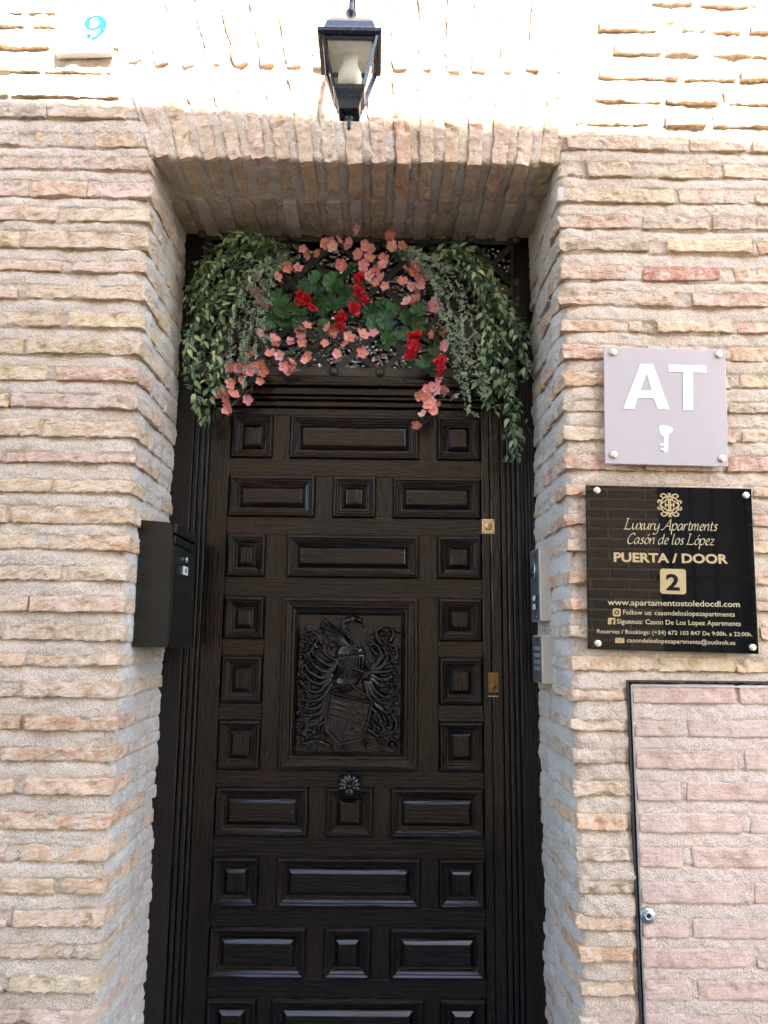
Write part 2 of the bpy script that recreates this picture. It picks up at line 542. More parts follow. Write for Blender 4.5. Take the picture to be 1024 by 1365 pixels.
# measured brick courses: (top y, bottom y, [brick x ranges, None = runs out of the picture], tones)
LEFT = [
 (-62,-46,[(-30,60),(68,150)],'tt'), (-29,-14,[(-80,40),(50,158)],'tt'), (4,19,[(-30,30),(40,118)],'tt'), (20,36,[(-60,36),(44,150)],'tt'),
 (50,64,[(-20,66),(74,160)],'tt'), (82,96,[(-60,54),(60,148)],'tt'), (114,129,[(-60,10),(15,158)],'tt'),
 (144,157,[(-40,61),(64,168)],'gp'), (177,195,[(-60,26),(48,121),(124,185)],'goo'), (209,225,[(4,76),(85,202)],'pp'),
 (242,262,[(-60,36),(43,115),(118,999)],'pop'), (277,295,[(-60,77),(86,999)],'tt'), (309,330,[(-80,24),(33,999)],'yt'),
 (348,362,[(-60,80),(95,999)],'rp'), (381,398,[(-80,23),(35,999)],'ty'), (417,435,[(-60,79),(90,999)],'yy'),
 (452,471,[(-90,30),(36,999)],'yy'), (489,507,[(-60,62),(74,999)],'yr'), (526,543,[(-110,11),(15,999)],'yp'),
 (561,582,[(-60,53),(58,999)],'yt'), (603,616,[(-110,1),(6,999)],'tr'), (639,656,[(-60,70),(74,999)],'yy'),
 (675,697,[(-120,8),(16,999)],'to'), (713,732,[(-60,49),(58,999)],'yO'), (754,773,[(-120,-20),(-12,82),(86,999)],'ttt'),
 (794,815,[(-100,36),(42,999)],'tt'), (832,853,[(-120,-3),(5,999)],'tt'), (873,888,[(-90,33),(45,999)],'ot'),
 (908,929,[(-110,22),(30,999)],'gt'), (955,973,[(-90,26),(34,999)],'OO'), (997,1014,[(-110,-4),(4,999)],'oo'),
 (1038,1058,[(-90,18),(34,999)],'oo'), (1083,1105,[(-110,-12),(-4,999)],'oo'), (1126,1148,[(-90,7),(25,999)],'ro'),
 (1171,1191,[(-110,-10),(0,999)],'oo'), (1214,1235,[(-90,8),(18,999)],'tt'), (1259,1277,[(-110,-10),(0,999)],'tt'),
 (1302,1322,[(-90,4),(14,999)],'ty'), (1347,1366,[(-110,-10),(0,999)],'pp'), (1392,1411,[(-90,0),(14,999)],'to'),
 (1437,1456,[(-110,-10),(0,999)],'oy')]
RIGHT = [
 (-54,-38,[(775,880),(890,1000),(1010,1120)],'ttt'), (-22,-7,[(770,860),(870,980),(990,1090)],'ttt'), (-4,5,[(870,925),(935,1015),(1025,1120)],'ttt'),
 (28,40,[(800,900),(910,990),(1000,1110)],'ttt'), (58,72,[(820,930),(952,1024),(1034,1130)],'ttt'), (90,105,[(800,905),(912,982),(990,1100)],'ttt'),
 (120,136,[(790,880),(890,960),(966,1080)],'ttt'), (153,167,[(768,864),(890,940),(950,1060)],'tot'),
 (183,200,[(758,890),(918,995),(1004,1110)],'ppr'), (218,236,[(782,843),(857,952),(965,1080)],'ttt'),
 (252,270,[(752,898),(905,998),(1006,1100)],'tpt'), (288,304,[(-999,840),(857,945),(952,1080)],'rgg'),
 (319,335,[(-999,866),(888,1002),(1012,1120)],'gyo'), (355,373,[(-999,843),(858,960),(978,1090)],'rRo'),
 (389,407,[(-999,900),(922,1020),(1030,1130)],'trt'), (428,442,[(-999,857),(875,976),(982,1090)],'yyr'),
 (461,479,[(-999,848),(862,960),(966,1080)],'rto'), (498,515,[(-999,870),(880,975),(984,1090)],'oty'),
 (535,549,[(-999,850),(860,962),(970,1080)],'gtg'), (570,588,[(-999,872),(880,982),(990,1090)],'tty'),
 (607,627,[(-999,852),(862,962),(968,1080)],'rtr'), (647,661,[(-999,880),(888,990),(1004,1100)],'oyt'),
 (686,700,[(-999,860),(870,995),(1002,1110)],'rtr'), (720,735,[(-999,876),(886,984),(996,1100)],'tty'),
 (762,778,[(-999,856),(866,976),(1004,1110)],'oto'), (800,813,[(-999,880),(890,1000),(1008,1120)],'ott'),
 (835,851,[(-999,866),(876,990),(1012,1120)],'ttr'), (876,894,[(-999,872),(877,978),(982,1100)],'tyy'),
 (919,933,[(-999,831)],'t'), (960,974,[(-999,830)],'t'), (999,1017,[(-999,832)],'g'), (1042,1061,[(-999,834)],'t'),
 (1085,1106,[(-999,836)],'O'), (1130,1148,[(-999,838)],'g'), (1176,1191,[(-999,840)],'g'), (1220,1239,[(-999,841)],'O'),
 (1263,1282,[(-999,843)],'O'), (1310,1327,[(-999,846)],'t'), (1355,1371,[(-999,848)],'g'), (1400,1418,[(-999,850)],'o'), (1445,1462,[(-999,852)],'t')]

def to_world(courses, xref):
    out = []
    for (yt, yb, xs, tn) in courses:
        zt, zb = P(xref, yt, 0).z, P(xref, yb, 0).z
        ym = (yt + yb) / 2
        br = [(XR if a == -999 else P(a, ym, 0).x, XL if b == 999 else P(b, ym, 0).x, k, a == -999 or b == 999)
              for (a, b), k in zip(xs, tn)]
        out.append((zb, zt, br))
    out.sort(key=lambda c: c[0])
    z = out[0][0]                      # regular courses below the picture
    low = []
    while z > 0.05:
        zt = z - 0.037
        low.append((zt - 0.036, zt, []))
        z = zt - 0.036
    return low[::-1] + out

LW = to_world(LEFT, 100)
RW = to_world(RIGHT, 860)

def course_offset(z, courses):
    """outward offset of the mortar by height: flush above a brick, undercut below it"""
    edges, kind = [], []
    zb = np.array([c[0] for c in courses])
    zt = np.array([c[1] for c in courses])
    i = np.clip(np.searchsorted(zb, z, side='right') - 1, 0, len(zb) - 2)
    inside = (z >= zb[i]) & (z <= zt[i])
    t = np.clip((z - zt[i]) / np.maximum(zb[i + 1] - zt[i], 1e-4), 0, 1)
    gap = -0.0006 - 0.0098 * t ** 4.0
    return np.where(inside, -0.0036, gap)

def grid_faces(nu, nv):
    a = np.arange(nu * nv).reshape(nv, nu)
    return np.stack([a[:-1, :-1], a[:-1, 1:], a[1:, 1:], a[1:, :-1]], -1).reshape(-1, 4)

def pier_sheet(side):
    s = -1 if side == 'L' else 1
    xc = XL if side == 'L' else XR
    xe = X_MIN if side == 'L' else X_MAX
    rad = 0.016
    pts = []
    n = int(abs(xe - xc) / 0.0052)
    for k in range(n):
        pts.append((xe + (xc + s * rad - xe) * k / n, 0, 0, -1))
    for k in range(5):
        a = (math.pi / 2) * k / 4
        pts.append((xc + s * rad - s * rad * math.sin(a), rad - rad * math.cos(a), -s * math.sin(a), -math.cos(a)))
    m = int((DEP + 0.03 - rad) / 0.0062)
    for k in range(1, m + 1):
        pts.append((xc, rad + (DEP + 0.03 - rad) * k / m, -s, 0))
    pts = np.array(pts)
    zs = np.arange(0.0, Z_TOP + 1e-6, 0.0040)
    nu, nv = len(pts), len(zs)
    base = np.zeros((nv, nu, 3))
    base[:, :, 0] = pts[None, :, 0]
    base[:, :, 1] = pts[None, :, 1]
    base[:, :, 2] = zs[:, None]
    b = base.reshape(-1, 3)
    nrm = np.zeros((nv, nu, 3))
    nrm[:, :, 0] = pts[None, :, 2]
    nrm[:, :, 1] = pts[None, :, 3]
    nr = nrm.reshape(-1, 3)
    wob = fbm(b, 9.0, 2, 3) * 0.0045
    off = course_offset(b[:, 2] + wob, LW if side == 'L' else RW)
    depth_in = np.clip(b[:, 1] / 0.1, 0, 1)
    off = off * (1 - 0.30 * depth_in)
    off = off + fbm(b, 12, 2, 5) * 0.0058 + fbm(b, 70, 3, 9, 0.6) * 0.0022
    # the reveal corner is worn and uneven
    corner = np.exp(-((b[:, 0] - xc) ** 2 + b[:, 1] ** 2) / 0.03 ** 2)
    off = off - corner * (0.004 + 0.008 * np.abs(fbm(b, 20, 2, 12)))
    v = b + nr * off[:, None]
    v[:, 2] += fbm(b, 60, 2, 21) * 0.0012
    f = grid_faces(nu, nv)
    if side == 'R':
        f = f[:, ::-1]
        c = b[f].mean(1)
        hole = (c[:, 0] > CAB[0]) & (c[:, 0] < CAB[1]) & (c[:, 2] > CAB[2]) & (c[:, 2] < CAB[3]) & (c[:, 1] < 0.01)
        f = f[~hole]
    o = mesh_obj('mortar', v, f, M['mortar'], facade, None, True)
    o.data.materials.append(M['mortar_skylight'])          # reveals: cool skylight put into a paler, greyer mortar colour
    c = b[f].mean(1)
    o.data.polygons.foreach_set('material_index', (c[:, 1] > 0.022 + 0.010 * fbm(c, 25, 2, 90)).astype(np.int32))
    return o

pier_sheet('L')
pier_sheet('R')

# ---- bricks
_topo = {}
def box_topo(nx, ny, nz):
    key = (nx, ny, nz)
    if key in _topo:
        return _topo[key]
    idx, vs_ = {}, []
    def vid(i, j, k):
        q = (i, j, k)
        if q not in idx:
            idx[q] = len(vs_)
            vs_.append((i / nx - 0.5, j / ny - 0.5, k / nz - 0.5))
        return idx[q]
    fs = []
    for i in range(nx):
        for k in range(nz):
            fs.append((vid(i, 0, k), vid(i + 1, 0, k), vid(i + 1, 0, k + 1), vid(i, 0, k + 1)))
    for i in range(nx):
        for j in range(ny):
            fs.append((vid(i, j, nz), vid(i + 1, j, nz), vid(i + 1, j + 1, nz), vid(i, j + 1, nz)))
            fs.append((vid(i, j, 0), vid(i, j + 1, 0), vid(i + 1, j + 1, 0), vid(i + 1, j, 0)))
    for j in range(ny):
        for k in range(nz):
            fs.append((vid(0, j, k), vid(0, j, k + 1), vid(0, j + 1, k + 1), vid(0, j + 1, k)))
            fs.append((vid(nx, j, k), vid(nx, j + 1, k), vid(nx, j + 1, k + 1), vid(nx, j, k + 1)))
    _topo[key] = (np.array(vs_), np.array(fs))
    return _topo[key]

SEED = [0]
def brick(cx, cy, cz, L, T, H, col, parent, m=None, amp=1.0, tilt=0.006, rot=0.0, rnd=0.003, taper=0.0, res=0.0068, name='brick'):
    """a worn brick: box L x T x H (x, y, z) with rounded, chipped, uneven faces"""
    SEED[0] += 1
    nx, ny, nz = (max(3, int(L / res)), max(2, int(T / 0.014)), max(4, int(H / 0.0048) if H < 0.1 else int(H / res)))
    if L < 0.06:
        nx = max(4, int(L / 0.0065))
    u, f = box_topo(nx, ny, nz)
    dims = np.array([L, T, H])
    p = u * dims
    half = dims / 2
    r_ = min(rnd, half.min() * 0.8)
    q = np.clip(p, -(half - r_), half - r_)
    d = p - q
    ln = np.linalg.norm(d, axis=1)
    s = ln > 1e-9
    mx = np.abs(d).max(1)
    p[s] = q[s] + d[s] / ln[s][:, None] * np.minimum(mx[s], r_)[:, None]
    w = p + np.array([cx, cy, cz]) + SEED[0] * 3.17
    n1 = np.stack([fbm(w, 24, 2, 31 + k) for k in range(3)], 1)
    n2 = np.stack([fbm(w, 90, 3, 41 + k, 0.7) for k in range(3)], 1)
    p = p + (n1 * np.array([0.006, 0.0040, 0.0024]) + n2 * np.array([0.0018, 0.0017, 0.0020])) * amp
    chip = np.clip(fbm(w, 30, 2, 77) - 0.35, 0, 1) * 0.014 * amp          # broken-out patches of the face
    front = np.clip((-p[:, 1] / T - 0.2) * 3, 0, 1)
    p[:, 1] += chip * front
    if tilt:
        p[:, 1] += tilt * (p[:, 2] / H)
    if taper:
        p[:, 0] *= 1 + taper * (p[:, 2] / H)
    mw = Matrix.Translation((cx, cy, cz)) @ Matrix.Rotation(rot, 4, 'Y')
    o = mesh_obj(name, p, f, m or M['brick'], parent, mw, False)
    o.color = col
    return o

def lay(courses, side):
    for ci, (zb, zt, br) in enumerate(courses):
        H = zt - zb + 0.001
        zc = (zt + zb) / 2
        wrap = 0.135 if ci % 2 else 0.255
        wrap += random.uniform(-0.015, 0.015)
        for (x0, x1, k, corner) in br:
            pr = random.uniform(0.001, 0.005)
            if corner:
                if side == 'L':
                    x1 = XL + random.uniform(0.0, 0.004)
                else:
                    x0 = XR - random.uniform(0.0, 0.004)
                T = wrap
            else:
                T = 0.07
            brick((x0 + x1) / 2, T / 2 - pr, zc, x1 - x0, T, H, tone(k), facade, rot=R(random.uniform(-0.5, 0.5)), tilt=random.uniform(0.001, 0.006))
        if zb > 0.3 and zt < ZL - 0.01:      # bricks of the doorway reveal, further in
            y0 = wrap + random.uniform(0.012, 0.02)
            segs = [(y0, DEP + 0.02)] if y0 > 0.22 else [(y0, y0 + 0.12), (y0 + 0.135, DEP + 0.02)]
            if side == 'R' and y0 > 0.22:
                segs = [(y0, DEP + 0.02)]
            if not br or not any(b_[3] for b_ in br):
                segs = [(0.0, wrap)] + segs
            for (a, b) in segs[:2]:
                if b - a < 0.04:
                    continue
                pr = random.uniform(-0.003, 0.003)
                xc = (XL - 0.03 + pr) if side == 'L' else (XR + 0.03 - pr)
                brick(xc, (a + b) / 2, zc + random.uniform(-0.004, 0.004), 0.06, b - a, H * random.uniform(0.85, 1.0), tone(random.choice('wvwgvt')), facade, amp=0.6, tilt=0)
lay(LW, 'L')
lay(RW, 'R')

# ---- the flat arch of upright bricks
arch = bpy.data.objects.new('flat_arch', None)
link(arch, facade, Matrix.Translation(((XL + XR) / 2, 0.1, ZL)))
NS = 17
AH = 0.275
def arch_x(s, z):
    """fanning joints: s 0..1 along the arch"""
    h = z - ZL
    lean = -0.33 * (1 - s) ** 1.3 + 0.16 * s ** 2.2
    return XL - 0.004 + (XR - XL + 0.008) * s + lean * h
ns_ = NS * 12
ss = np.linspace(0, 1, ns_)
path = [(y, ZL, 0, -1) for y in np.linspace(DEP + 0.03, 0.016, 60)]
for k in range(5):
    a = (math.pi / 2) * k / 4
    path.append((0.016 - 0.016 * math.sin(a), ZL + 0.016 - 0.016 * math.cos(a), -math.sin(a), -math.cos(a)))
path += [(0.0, z, -1, 0) for z in np.arange(ZL + 0.02, Z_TOP, 0.0055)]
path = np.array(path)
nv, nu = len(path), ns_
b = np.zeros((nv, nu, 3))
for j in range(nv):
    b[j, :, 0] = [arch_x(s, path[j, 1]) for s in ss]
    b[j, :, 1] = path[j, 0]
    b[j, :, 2] = path[j, 1]
b = b.reshape(-1, 3)
nr = np.zeros((nv, nu, 3))
nr[:, :, 1] = path[:, 2][:, None]
nr[:, :, 2] = path[:, 3][:, None]
nr = nr.reshape(-1, 3)
fr = np.tile((ss * NS) % 1.0, nv)
joint = np.abs(fr - 0.0)
off = -0.004 + 0.003 * np.cos(fr * 2 * math.pi)
off = off + fbm(b, 16, 2, 55) * 0.005 + fbm(b, 75, 3, 57, 0.6) * 0.0026
am = mesh_obj('mortar', b + nr * off[:, None], grid_faces(nu, nv)[:, ::-1], M['mortar'], arch, None, True)
am.data.materials.append(M['mortar_skylight'])  # soffit takes the skylight-tinted mortar too
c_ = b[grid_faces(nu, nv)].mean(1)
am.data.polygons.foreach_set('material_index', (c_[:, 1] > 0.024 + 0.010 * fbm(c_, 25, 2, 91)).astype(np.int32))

ARCH_T = 'ptpppttpopOptppptp'
for i in range(NS):
    s0 = (i + 0.5) / NS
    wdt = (XR - XL) / NS
    for row in range(3):
        z0 = ZL - 0.003 + row * (AH + 0.016) + random.uniform(-0.006, 0.004)
        z1 = z0 + AH + random.uniform(-0.01, 0.004)
        zc = (z0 + z1) / 2
        dx = arch_x(s0, z1) - arch_x(s0, z0)
        ang = math.atan2(dx, z1 - z0)
        T = (0.19 if row == 0 else 0.07) + random.uniform(-0.015, 0.015)
        brick(arch_x(s0, zc), T / 2 - random.uniform(0.001, 0.005), zc, wdt * random.uniform(0.58, 0.68), T, z1 - z0, tone(ARCH_T[i]), arch,
              rot=ang, tilt=0.0, taper=0.14, amp=0.9)
        if row == 0:
            y0 = T + 0.012
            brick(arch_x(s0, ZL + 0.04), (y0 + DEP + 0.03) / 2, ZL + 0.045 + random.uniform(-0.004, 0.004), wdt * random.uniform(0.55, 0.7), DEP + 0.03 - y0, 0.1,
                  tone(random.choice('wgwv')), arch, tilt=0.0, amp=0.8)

# ---- the mass of the house behind and around the detailed brickwork
mass = MB()
mass.box(-9, X_MIN + 0.001, 0.004, 3, 0, 8.2)
mass.box(X_MAX - 0.001, 9, 0.004, 3, 0, 8.2)
mass.box(X_MIN, X_MAX, 0.004, 3, Z_TOP - 0.002, 8.2)
mass.build('upper_wall', M['far_brick'], facade)
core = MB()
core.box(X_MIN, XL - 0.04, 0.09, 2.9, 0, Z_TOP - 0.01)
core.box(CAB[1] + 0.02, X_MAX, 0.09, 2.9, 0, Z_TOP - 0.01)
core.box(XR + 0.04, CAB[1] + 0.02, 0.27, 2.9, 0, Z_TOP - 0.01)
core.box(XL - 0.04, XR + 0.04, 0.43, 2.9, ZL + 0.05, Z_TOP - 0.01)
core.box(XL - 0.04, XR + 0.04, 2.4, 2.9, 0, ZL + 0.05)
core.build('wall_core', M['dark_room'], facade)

# ------------------------------------------------------------------ street
def structure(o):
    o['kind'] = 'structure'
    return o
structure(mesh_obj('ground', [(-150, -150, 0), (150, -150, 0), (150, 150, 0), (-150, 150, 0)], [(0, 1, 2, 3)], M['paving']))
st = MB().box(XL + 0.005, XR - 0.005, -0.02, 0.62, 0.004, 0.15, 0.008).build('door_step', M['paving'])
tag(st, 'worn granite step below the dark wooden door', 'step')

# opposite house: shades the lower wall, mirrored in the black plaque
OPP_Y, OPP_H = -3.35, 6.185
opp = thing('opposite_house', 'brick house across the narrow lane with barred ground floor window', 'house', (0, OPP_Y, 0))
wx0, wx1, wz0, wz1 = 1.98, 2.74, 0.9, 2.9
w = MB()
T = 0.28
w.box(-2.6, wx0, -T, 0, 0, OPP_H)
w.box(wx1, 3.0, -T, 0, 0, OPP_H)
w.box(wx0, wx1, -T, 0, 0, wz0)
w.box(wx0, wx1, -T, 0, wz1, OPP_H)
w.box(-2.6, 3.0, -5, -T - 0.002, 0, OPP_H - 0.05)
opp_parts = [w.build('wall', M['opposite_brick'])]
opp_parts.append(MB().box(wx0, wx1, -T + 0.05, -T + 0.06, wz0, wz1).build('window_pane', M['window_dark']))
for k in range(5):
    x = wx0 + 0.07 + k * 0.155
    opp_parts.append(MB().tube([(x, 0.03, wz0 + 0.01), (x, 0.03, wz1 - 0.01)], 0.013, 8).build('window_bar', M['black_metal']))
for z in (wz0 + 0.3, (wz0 + wz1) / 2, wz1 - 0.3):
    opp_parts.append(MB().box(wx0 - 0.03, wx1 + 0.03, 0.012, 0.016, z - 0.016, z + 0.016).build('window_crossbar', M['black_metal']))
opp_parts.append(MB().box(-2.68, 3.06, -5.1, 0.12, OPP_H - 0.001, OPP_H + 0.09).build('eaves', M['opposite_brick']))
Mo = Matrix.Translation((0, OPP_Y, 0)) @ Matrix.Rotation(R(-2.6), 4, 'Z')
opp.matrix_basis = Mo
WORLD_OF[opp.name] = Matrix.Identity(4)
for o in opp_parts:
    o.parent = opp

# ================================================================== THE DOOR
YD = 0.44          # face of the door leaf's rails
DX0, DX1 = -0.530, 0.392                     # leaf edges
DZ0, DZ1 = 0.155, 2.185

door = thing('panelled_door', 'dark brown carved wooden door with raised rectangular panels', 'door', ((DX0 + DX1) / 2, YD, DZ0))

def px_rect(x0, x1, y0, y1, Y):
    a, b_ = P(x0, (y0 + y1) / 2, Y), P(x1, (y0 + y1) / 2, Y)
    xm = (x0 + x1) / 2
    return a.x, b_.x, P(xm, y1, Y).z, P(xm, y0, Y).z

ROWS = [  # y0, y1, [x ranges]
 (555, 612, [(308, 364), (387, 558), (583, 638)]),
 (636, 690, [(306, 420), (444, 501), (524, 638)]),
 (714, 770, [(302, 354), (383, 558), (583, 640)]),
 (797, 853, [(298, 352), None, (585, 641)]),
 (876, 938, [(294, 349), None, (586, 642)]),
 (961, 1027, [(290, 347), None, (586, 643)]),
 (1050, 1116, [(287, 411), (435, 497), (521, 644)]),
 (1143, 1210, [(283, 344), (369, 560), (585, 646)]),
 (1236, 1305, [(278, 407), (432, 494), (520, 648)]),
 (1331, 1400, [(272, 341), (362, 565), (587, 650)]),
 (1428, 1500, [(268, 403), (430, 492), (520, 651)])]

PROF = [(0, -0.012), (0, 0.006), (0.0035, 0.0108), (0.0085, 0.0118), (0.0130, 0.0070), (0.0160, 0.0065), (0.0205, 0.0018), (0.0240, 0.0010),
        (0.0265, -0.0050), (0.0300, -0.0060), (0.0315, -0.0030), (0.0430, 0.0075), (0.0445, 0.0080)]
def panel_mesh(x0, x1, z0, z1, prof, centre=True):
    vs_, fs = [], []
    for i, (ins, out) in enumerate(prof):
        vs_ += [(x0 + ins, YD - out, z0 + ins), (x1 - ins, YD - out, z0 + ins), (x1 - ins, YD - out, z1 - ins), (x0 + ins, YD - out, z1 - ins)]
        if i:
            for k in range(4):
                a, c = (i - 1) * 4 + k, (i - 1) * 4 + (k + 1) % 4
                fs.append((a, c, c + 4, a + 4))
    n = (len(prof) - 1) * 4
    if centre:
        fs.append((n, n + 1, n + 2, n + 3))
    return vs_, fs

def two_grain(o, wide):
    """mitred pieces: grain runs along each side"""
    o.data.materials.append(M['wood_v'])
    for i, p in enumerate(o.data.polygons):
        p.material_index = (0 if wide else 1) if len(o.data.polygons) % 4 and i == len(o.data.polygons) - 1 else i % 2

zrows = []
for (y0, y1, xs) in ROWS:
    zz = []
    for r_ in xs:
        if r_ is None:
            continue
        x0, x1, z0, z1 = px_rect(r_[0], r_[1], y0, y1, YD)
        zz.append((x0, x1, z0, z1))
    zb = sum(z[2] for z in zz) / len(zz)
    zt = sum(z[3] for z in zz) / len(zz)
    zrows.append((zb, zt, zz))
SX0, SX1 = -0.4655, 0.3325                   # inner edges of the stiles (panels run up to them)
for ri, (zb, zt, zz) in enumerate(zrows):
    for pi, (x0, x1, z0, z1) in enumerate(zz):
        if pi == 0:
            x0 = SX0 + 0.004
        if pi == len(zz) - 1:
            x1 = SX1 - 0.004
        v, f = panel_mesh(x0, x1, zb, zt, PROF)
        two_grain(mesh_obj('raised_panel', v, f, M['wood_h'], door), (x1 - x0) > 0.2)
    # upright dividers between the panels of a row
    xs = [(SX0 + 0.004 if i == 0 else q[0], SX1 - 0.004 if i == len(zz) - 1 else q[1]) for i, q in enumerate(zz)]
    for (a, b_) in zip(xs[:-1], xs[1:]):
        if 3 <= ri <= 5:
            continue
        MB().box(a[1] + 0.0006, b_[0] - 0.0006, YD + 0.0015, YD + 0.04, zb - 0.001, zt + 0.001, 0.0012).build('divider', M['wood_v'], door)
# rails between the rows
for i in range(len(zrows)):
    top = DZ1 if i == 0 else zrows[i - 1][0]
    bot = zrows[i][1]
    if 4 <= i <= 5:
        continue
    MB().box(SX0 + 0.0008, SX1 - 0.0008, YD, YD + 0.04, bot + 0.0008, top - 0.0008, 0.0014).build('rail', M['wood_h'], door)
MB().box(SX0 + 0.0008, SX1 - 0.0008, YD, YD + 0.04, DZ0, zrows[-1][0] - 0.0008, 0.0014).build('rail', M['wood_h'], door)
# stiles
MB().box(DX0, SX0 - 0.0006, YD - 0.001, YD + 0.042, DZ0, DZ1, 0.002).build('stile', M['wood_v'], door)
MB().box(SX1 + 0.0006, 0.358, YD - 0.001, YD + 0.042, DZ0, DZ1, 0.002).build('stile', M['wood_v'], door)
MB().box(0.360, DX1, YD - 0.004, YD + 0.042, DZ0, DZ1, 0.003).build('closing_strip', M['wood_v'], door)

# ---- middle: carved coat of arms
cx0, cx1, cz0, cz1 = px_rect(374, 557, 797, 1026, YD)
cz1 = zrows[3][1]
cz0 = zrows[5][0]
CPROF = [(0, -0.012), (0, 0.010), (0.003, 0.015), (0.010, 0.016), (0.013, 0.011), (0.020, 0.010), (0.022, 0.004), (0.030, 0.003), (0.033, -0.006),
         (0.040, -0.008), (0.042, -0.002), (0.047, 0.003), (0.052, -0.008), (0.0525, -0.010)]
v, f = panel_mesh(cx0, cx1, cz0, cz1, CPROF, False)
two_grain(mesh_obj('carving_frame', v, f, M['wood_h'], door), False)
# short rails and dividers beside the carving
for i in (4, 5):
    top, bot = zrows[i - 1][0], zrows[i][1]
    lx = zrows[4][2][0][1]
    rx = zrows[4][2][1][0]
    MB().box(SX0 + 0.0008, lx + 0.001, YD, YD + 0.04, bot + 0.0008, top - 0.0008, 0.0014).build('rail', M['wood_h'], door)
    MB().box(rx - 0.001, SX1 - 0.0008, YD, YD + 0.04, bot + 0.0008, top - 0.0008, 0.0014).build('rail', M['wood_h'], door)
lx = max(z[2][0][1] for z in zrows[3:6]) + 0.0006
rx = min(z[2][1][0] for z in zrows[3:6]) - 0.0006
MB().box(lx, cx0 - 0.0006, YD + 0.0012, YD + 0.04, cz0 - 0.001, cz1 + 0.001, 0.0012).build('divider', M['wood_v'], door)
MB().box(cx1 + 0.0006, rx, YD + 0.0012, YD + 0.04, cz0 - 0.001, cz1 + 0.001, 0.0012).build('divider', M['wood_v'], door)

def catmull(pts, n=10):
    pts = [np.array(p, float) for p in pts]
    if len(pts) < 3:
        return [pts[0] + (pts[-1] - pts[0]) * t for t in np.linspace(0, 1, n * 2)]
    ext = [2 * pts[0] - pts[1]] + pts + [2 * pts[-1] - pts[-2]]
    out = []
    for i in range(1, len(ext) - 2):
        p0, p1, p2, p3 = ext[i - 1:i + 3]
        for t in np.linspace(0, 1, n, endpoint=False):
            out.append(0.5 * ((2 * p1) + (-p0 + p2) * t + (2 * p0 - 5 * p1 + 4 * p2 - p3) * t * t + (-p0 + 3 * p1 - 3 * p2 + p3) * t ** 3))
    out.append(pts[-1])
    return out

# relief drawn in the carving's own grid (units follow a 670 x 875 drawing)
RW_, RH_ = 670, 875
GN, GM = 400, 522
Hf = np.zeros((GM, GN))
gx = np.linspace(0, RW_, GN)
gy = np.linspace(0, RH_, GM)
def dab(x, y, r_, h, base=0.0):
    i0, i1 = np.searchsorted(gx, [x - r_, x + r_])
    j0, j1 = np.searchsorted(gy, [y - r_, y + r_])
    if i1 <= i0 or j1 <= j0:
        return
    X, Y = np.meshgrid(gx[i0:i1], gy[j0:j1])
    d2 = ((X - x) ** 2 + (Y - y) ** 2) / r_ ** 2
    hh = np.where(d2 < 1, base + h * np.sqrt(np.clip(1 - d2, 0, 1)), 0)
    Hf[j0:j1, i0:i1] = np.maximum(Hf[j0:j1, i0:i1], hh)
def stroke(pts, w0, w1, h, base=0.0, n=14, mid=None):
    c = catmull(pts, n)
    for k, p in enumerate(c):
        t = k / (len(c) - 1)
        w_ = w0 + (w1 - w0) * t
        if mid:
            w_ = w0 * (1 - t) ** 2 + 2 * mid * t * (1 - t) + w1 * t * t
        dab(p[0], p[1], max(w_, 2.5), h * (0.55 + 0.45 * min(1, w_ / max(w0, w1))), base)
def curl(cx, cy, r0, a0, turns, w0, h, sgn=1, base=0.0):
    n = int(30 * turns) + 8
    for k in range(n):
        t = k / (n - 1)
        a = a0 + sgn * turns * 2 * math.pi * t
        r_ = r0 * (1 - 0.8 * t)
        dab(cx + r_ * math.cos(a), cy + r_ * math.sin(a), max(w0 * (1 - 0.3 * t), 3), h, base)
    dab(cx, cy, w0 * 1.25, h * 1.25, base)
def poly_fill(pts, h, soft=8):
    X, Y = np.meshgrid(gx, gy)
    ins = np.ones_like(X) * 1e9
    n = len(pts)
    for i in range(n):
        (xa, ya), (xb, yb) = pts[i], pts[(i + 1) % n]
        nx_, ny_ = -(yb - ya), xb - xa
        L = math.hypot(nx_, ny_)
        ins = np.minimum(ins, ((X - xa) * nx_ + (Y - ya) * ny_) / L)
    t = np.clip(ins / soft, 0, 1)
    np.maximum(Hf, h * t * (2 - t), out=Hf)

O_ = lambda pts: [(x - 180, y - 165) for x, y in pts]      # drawing offset
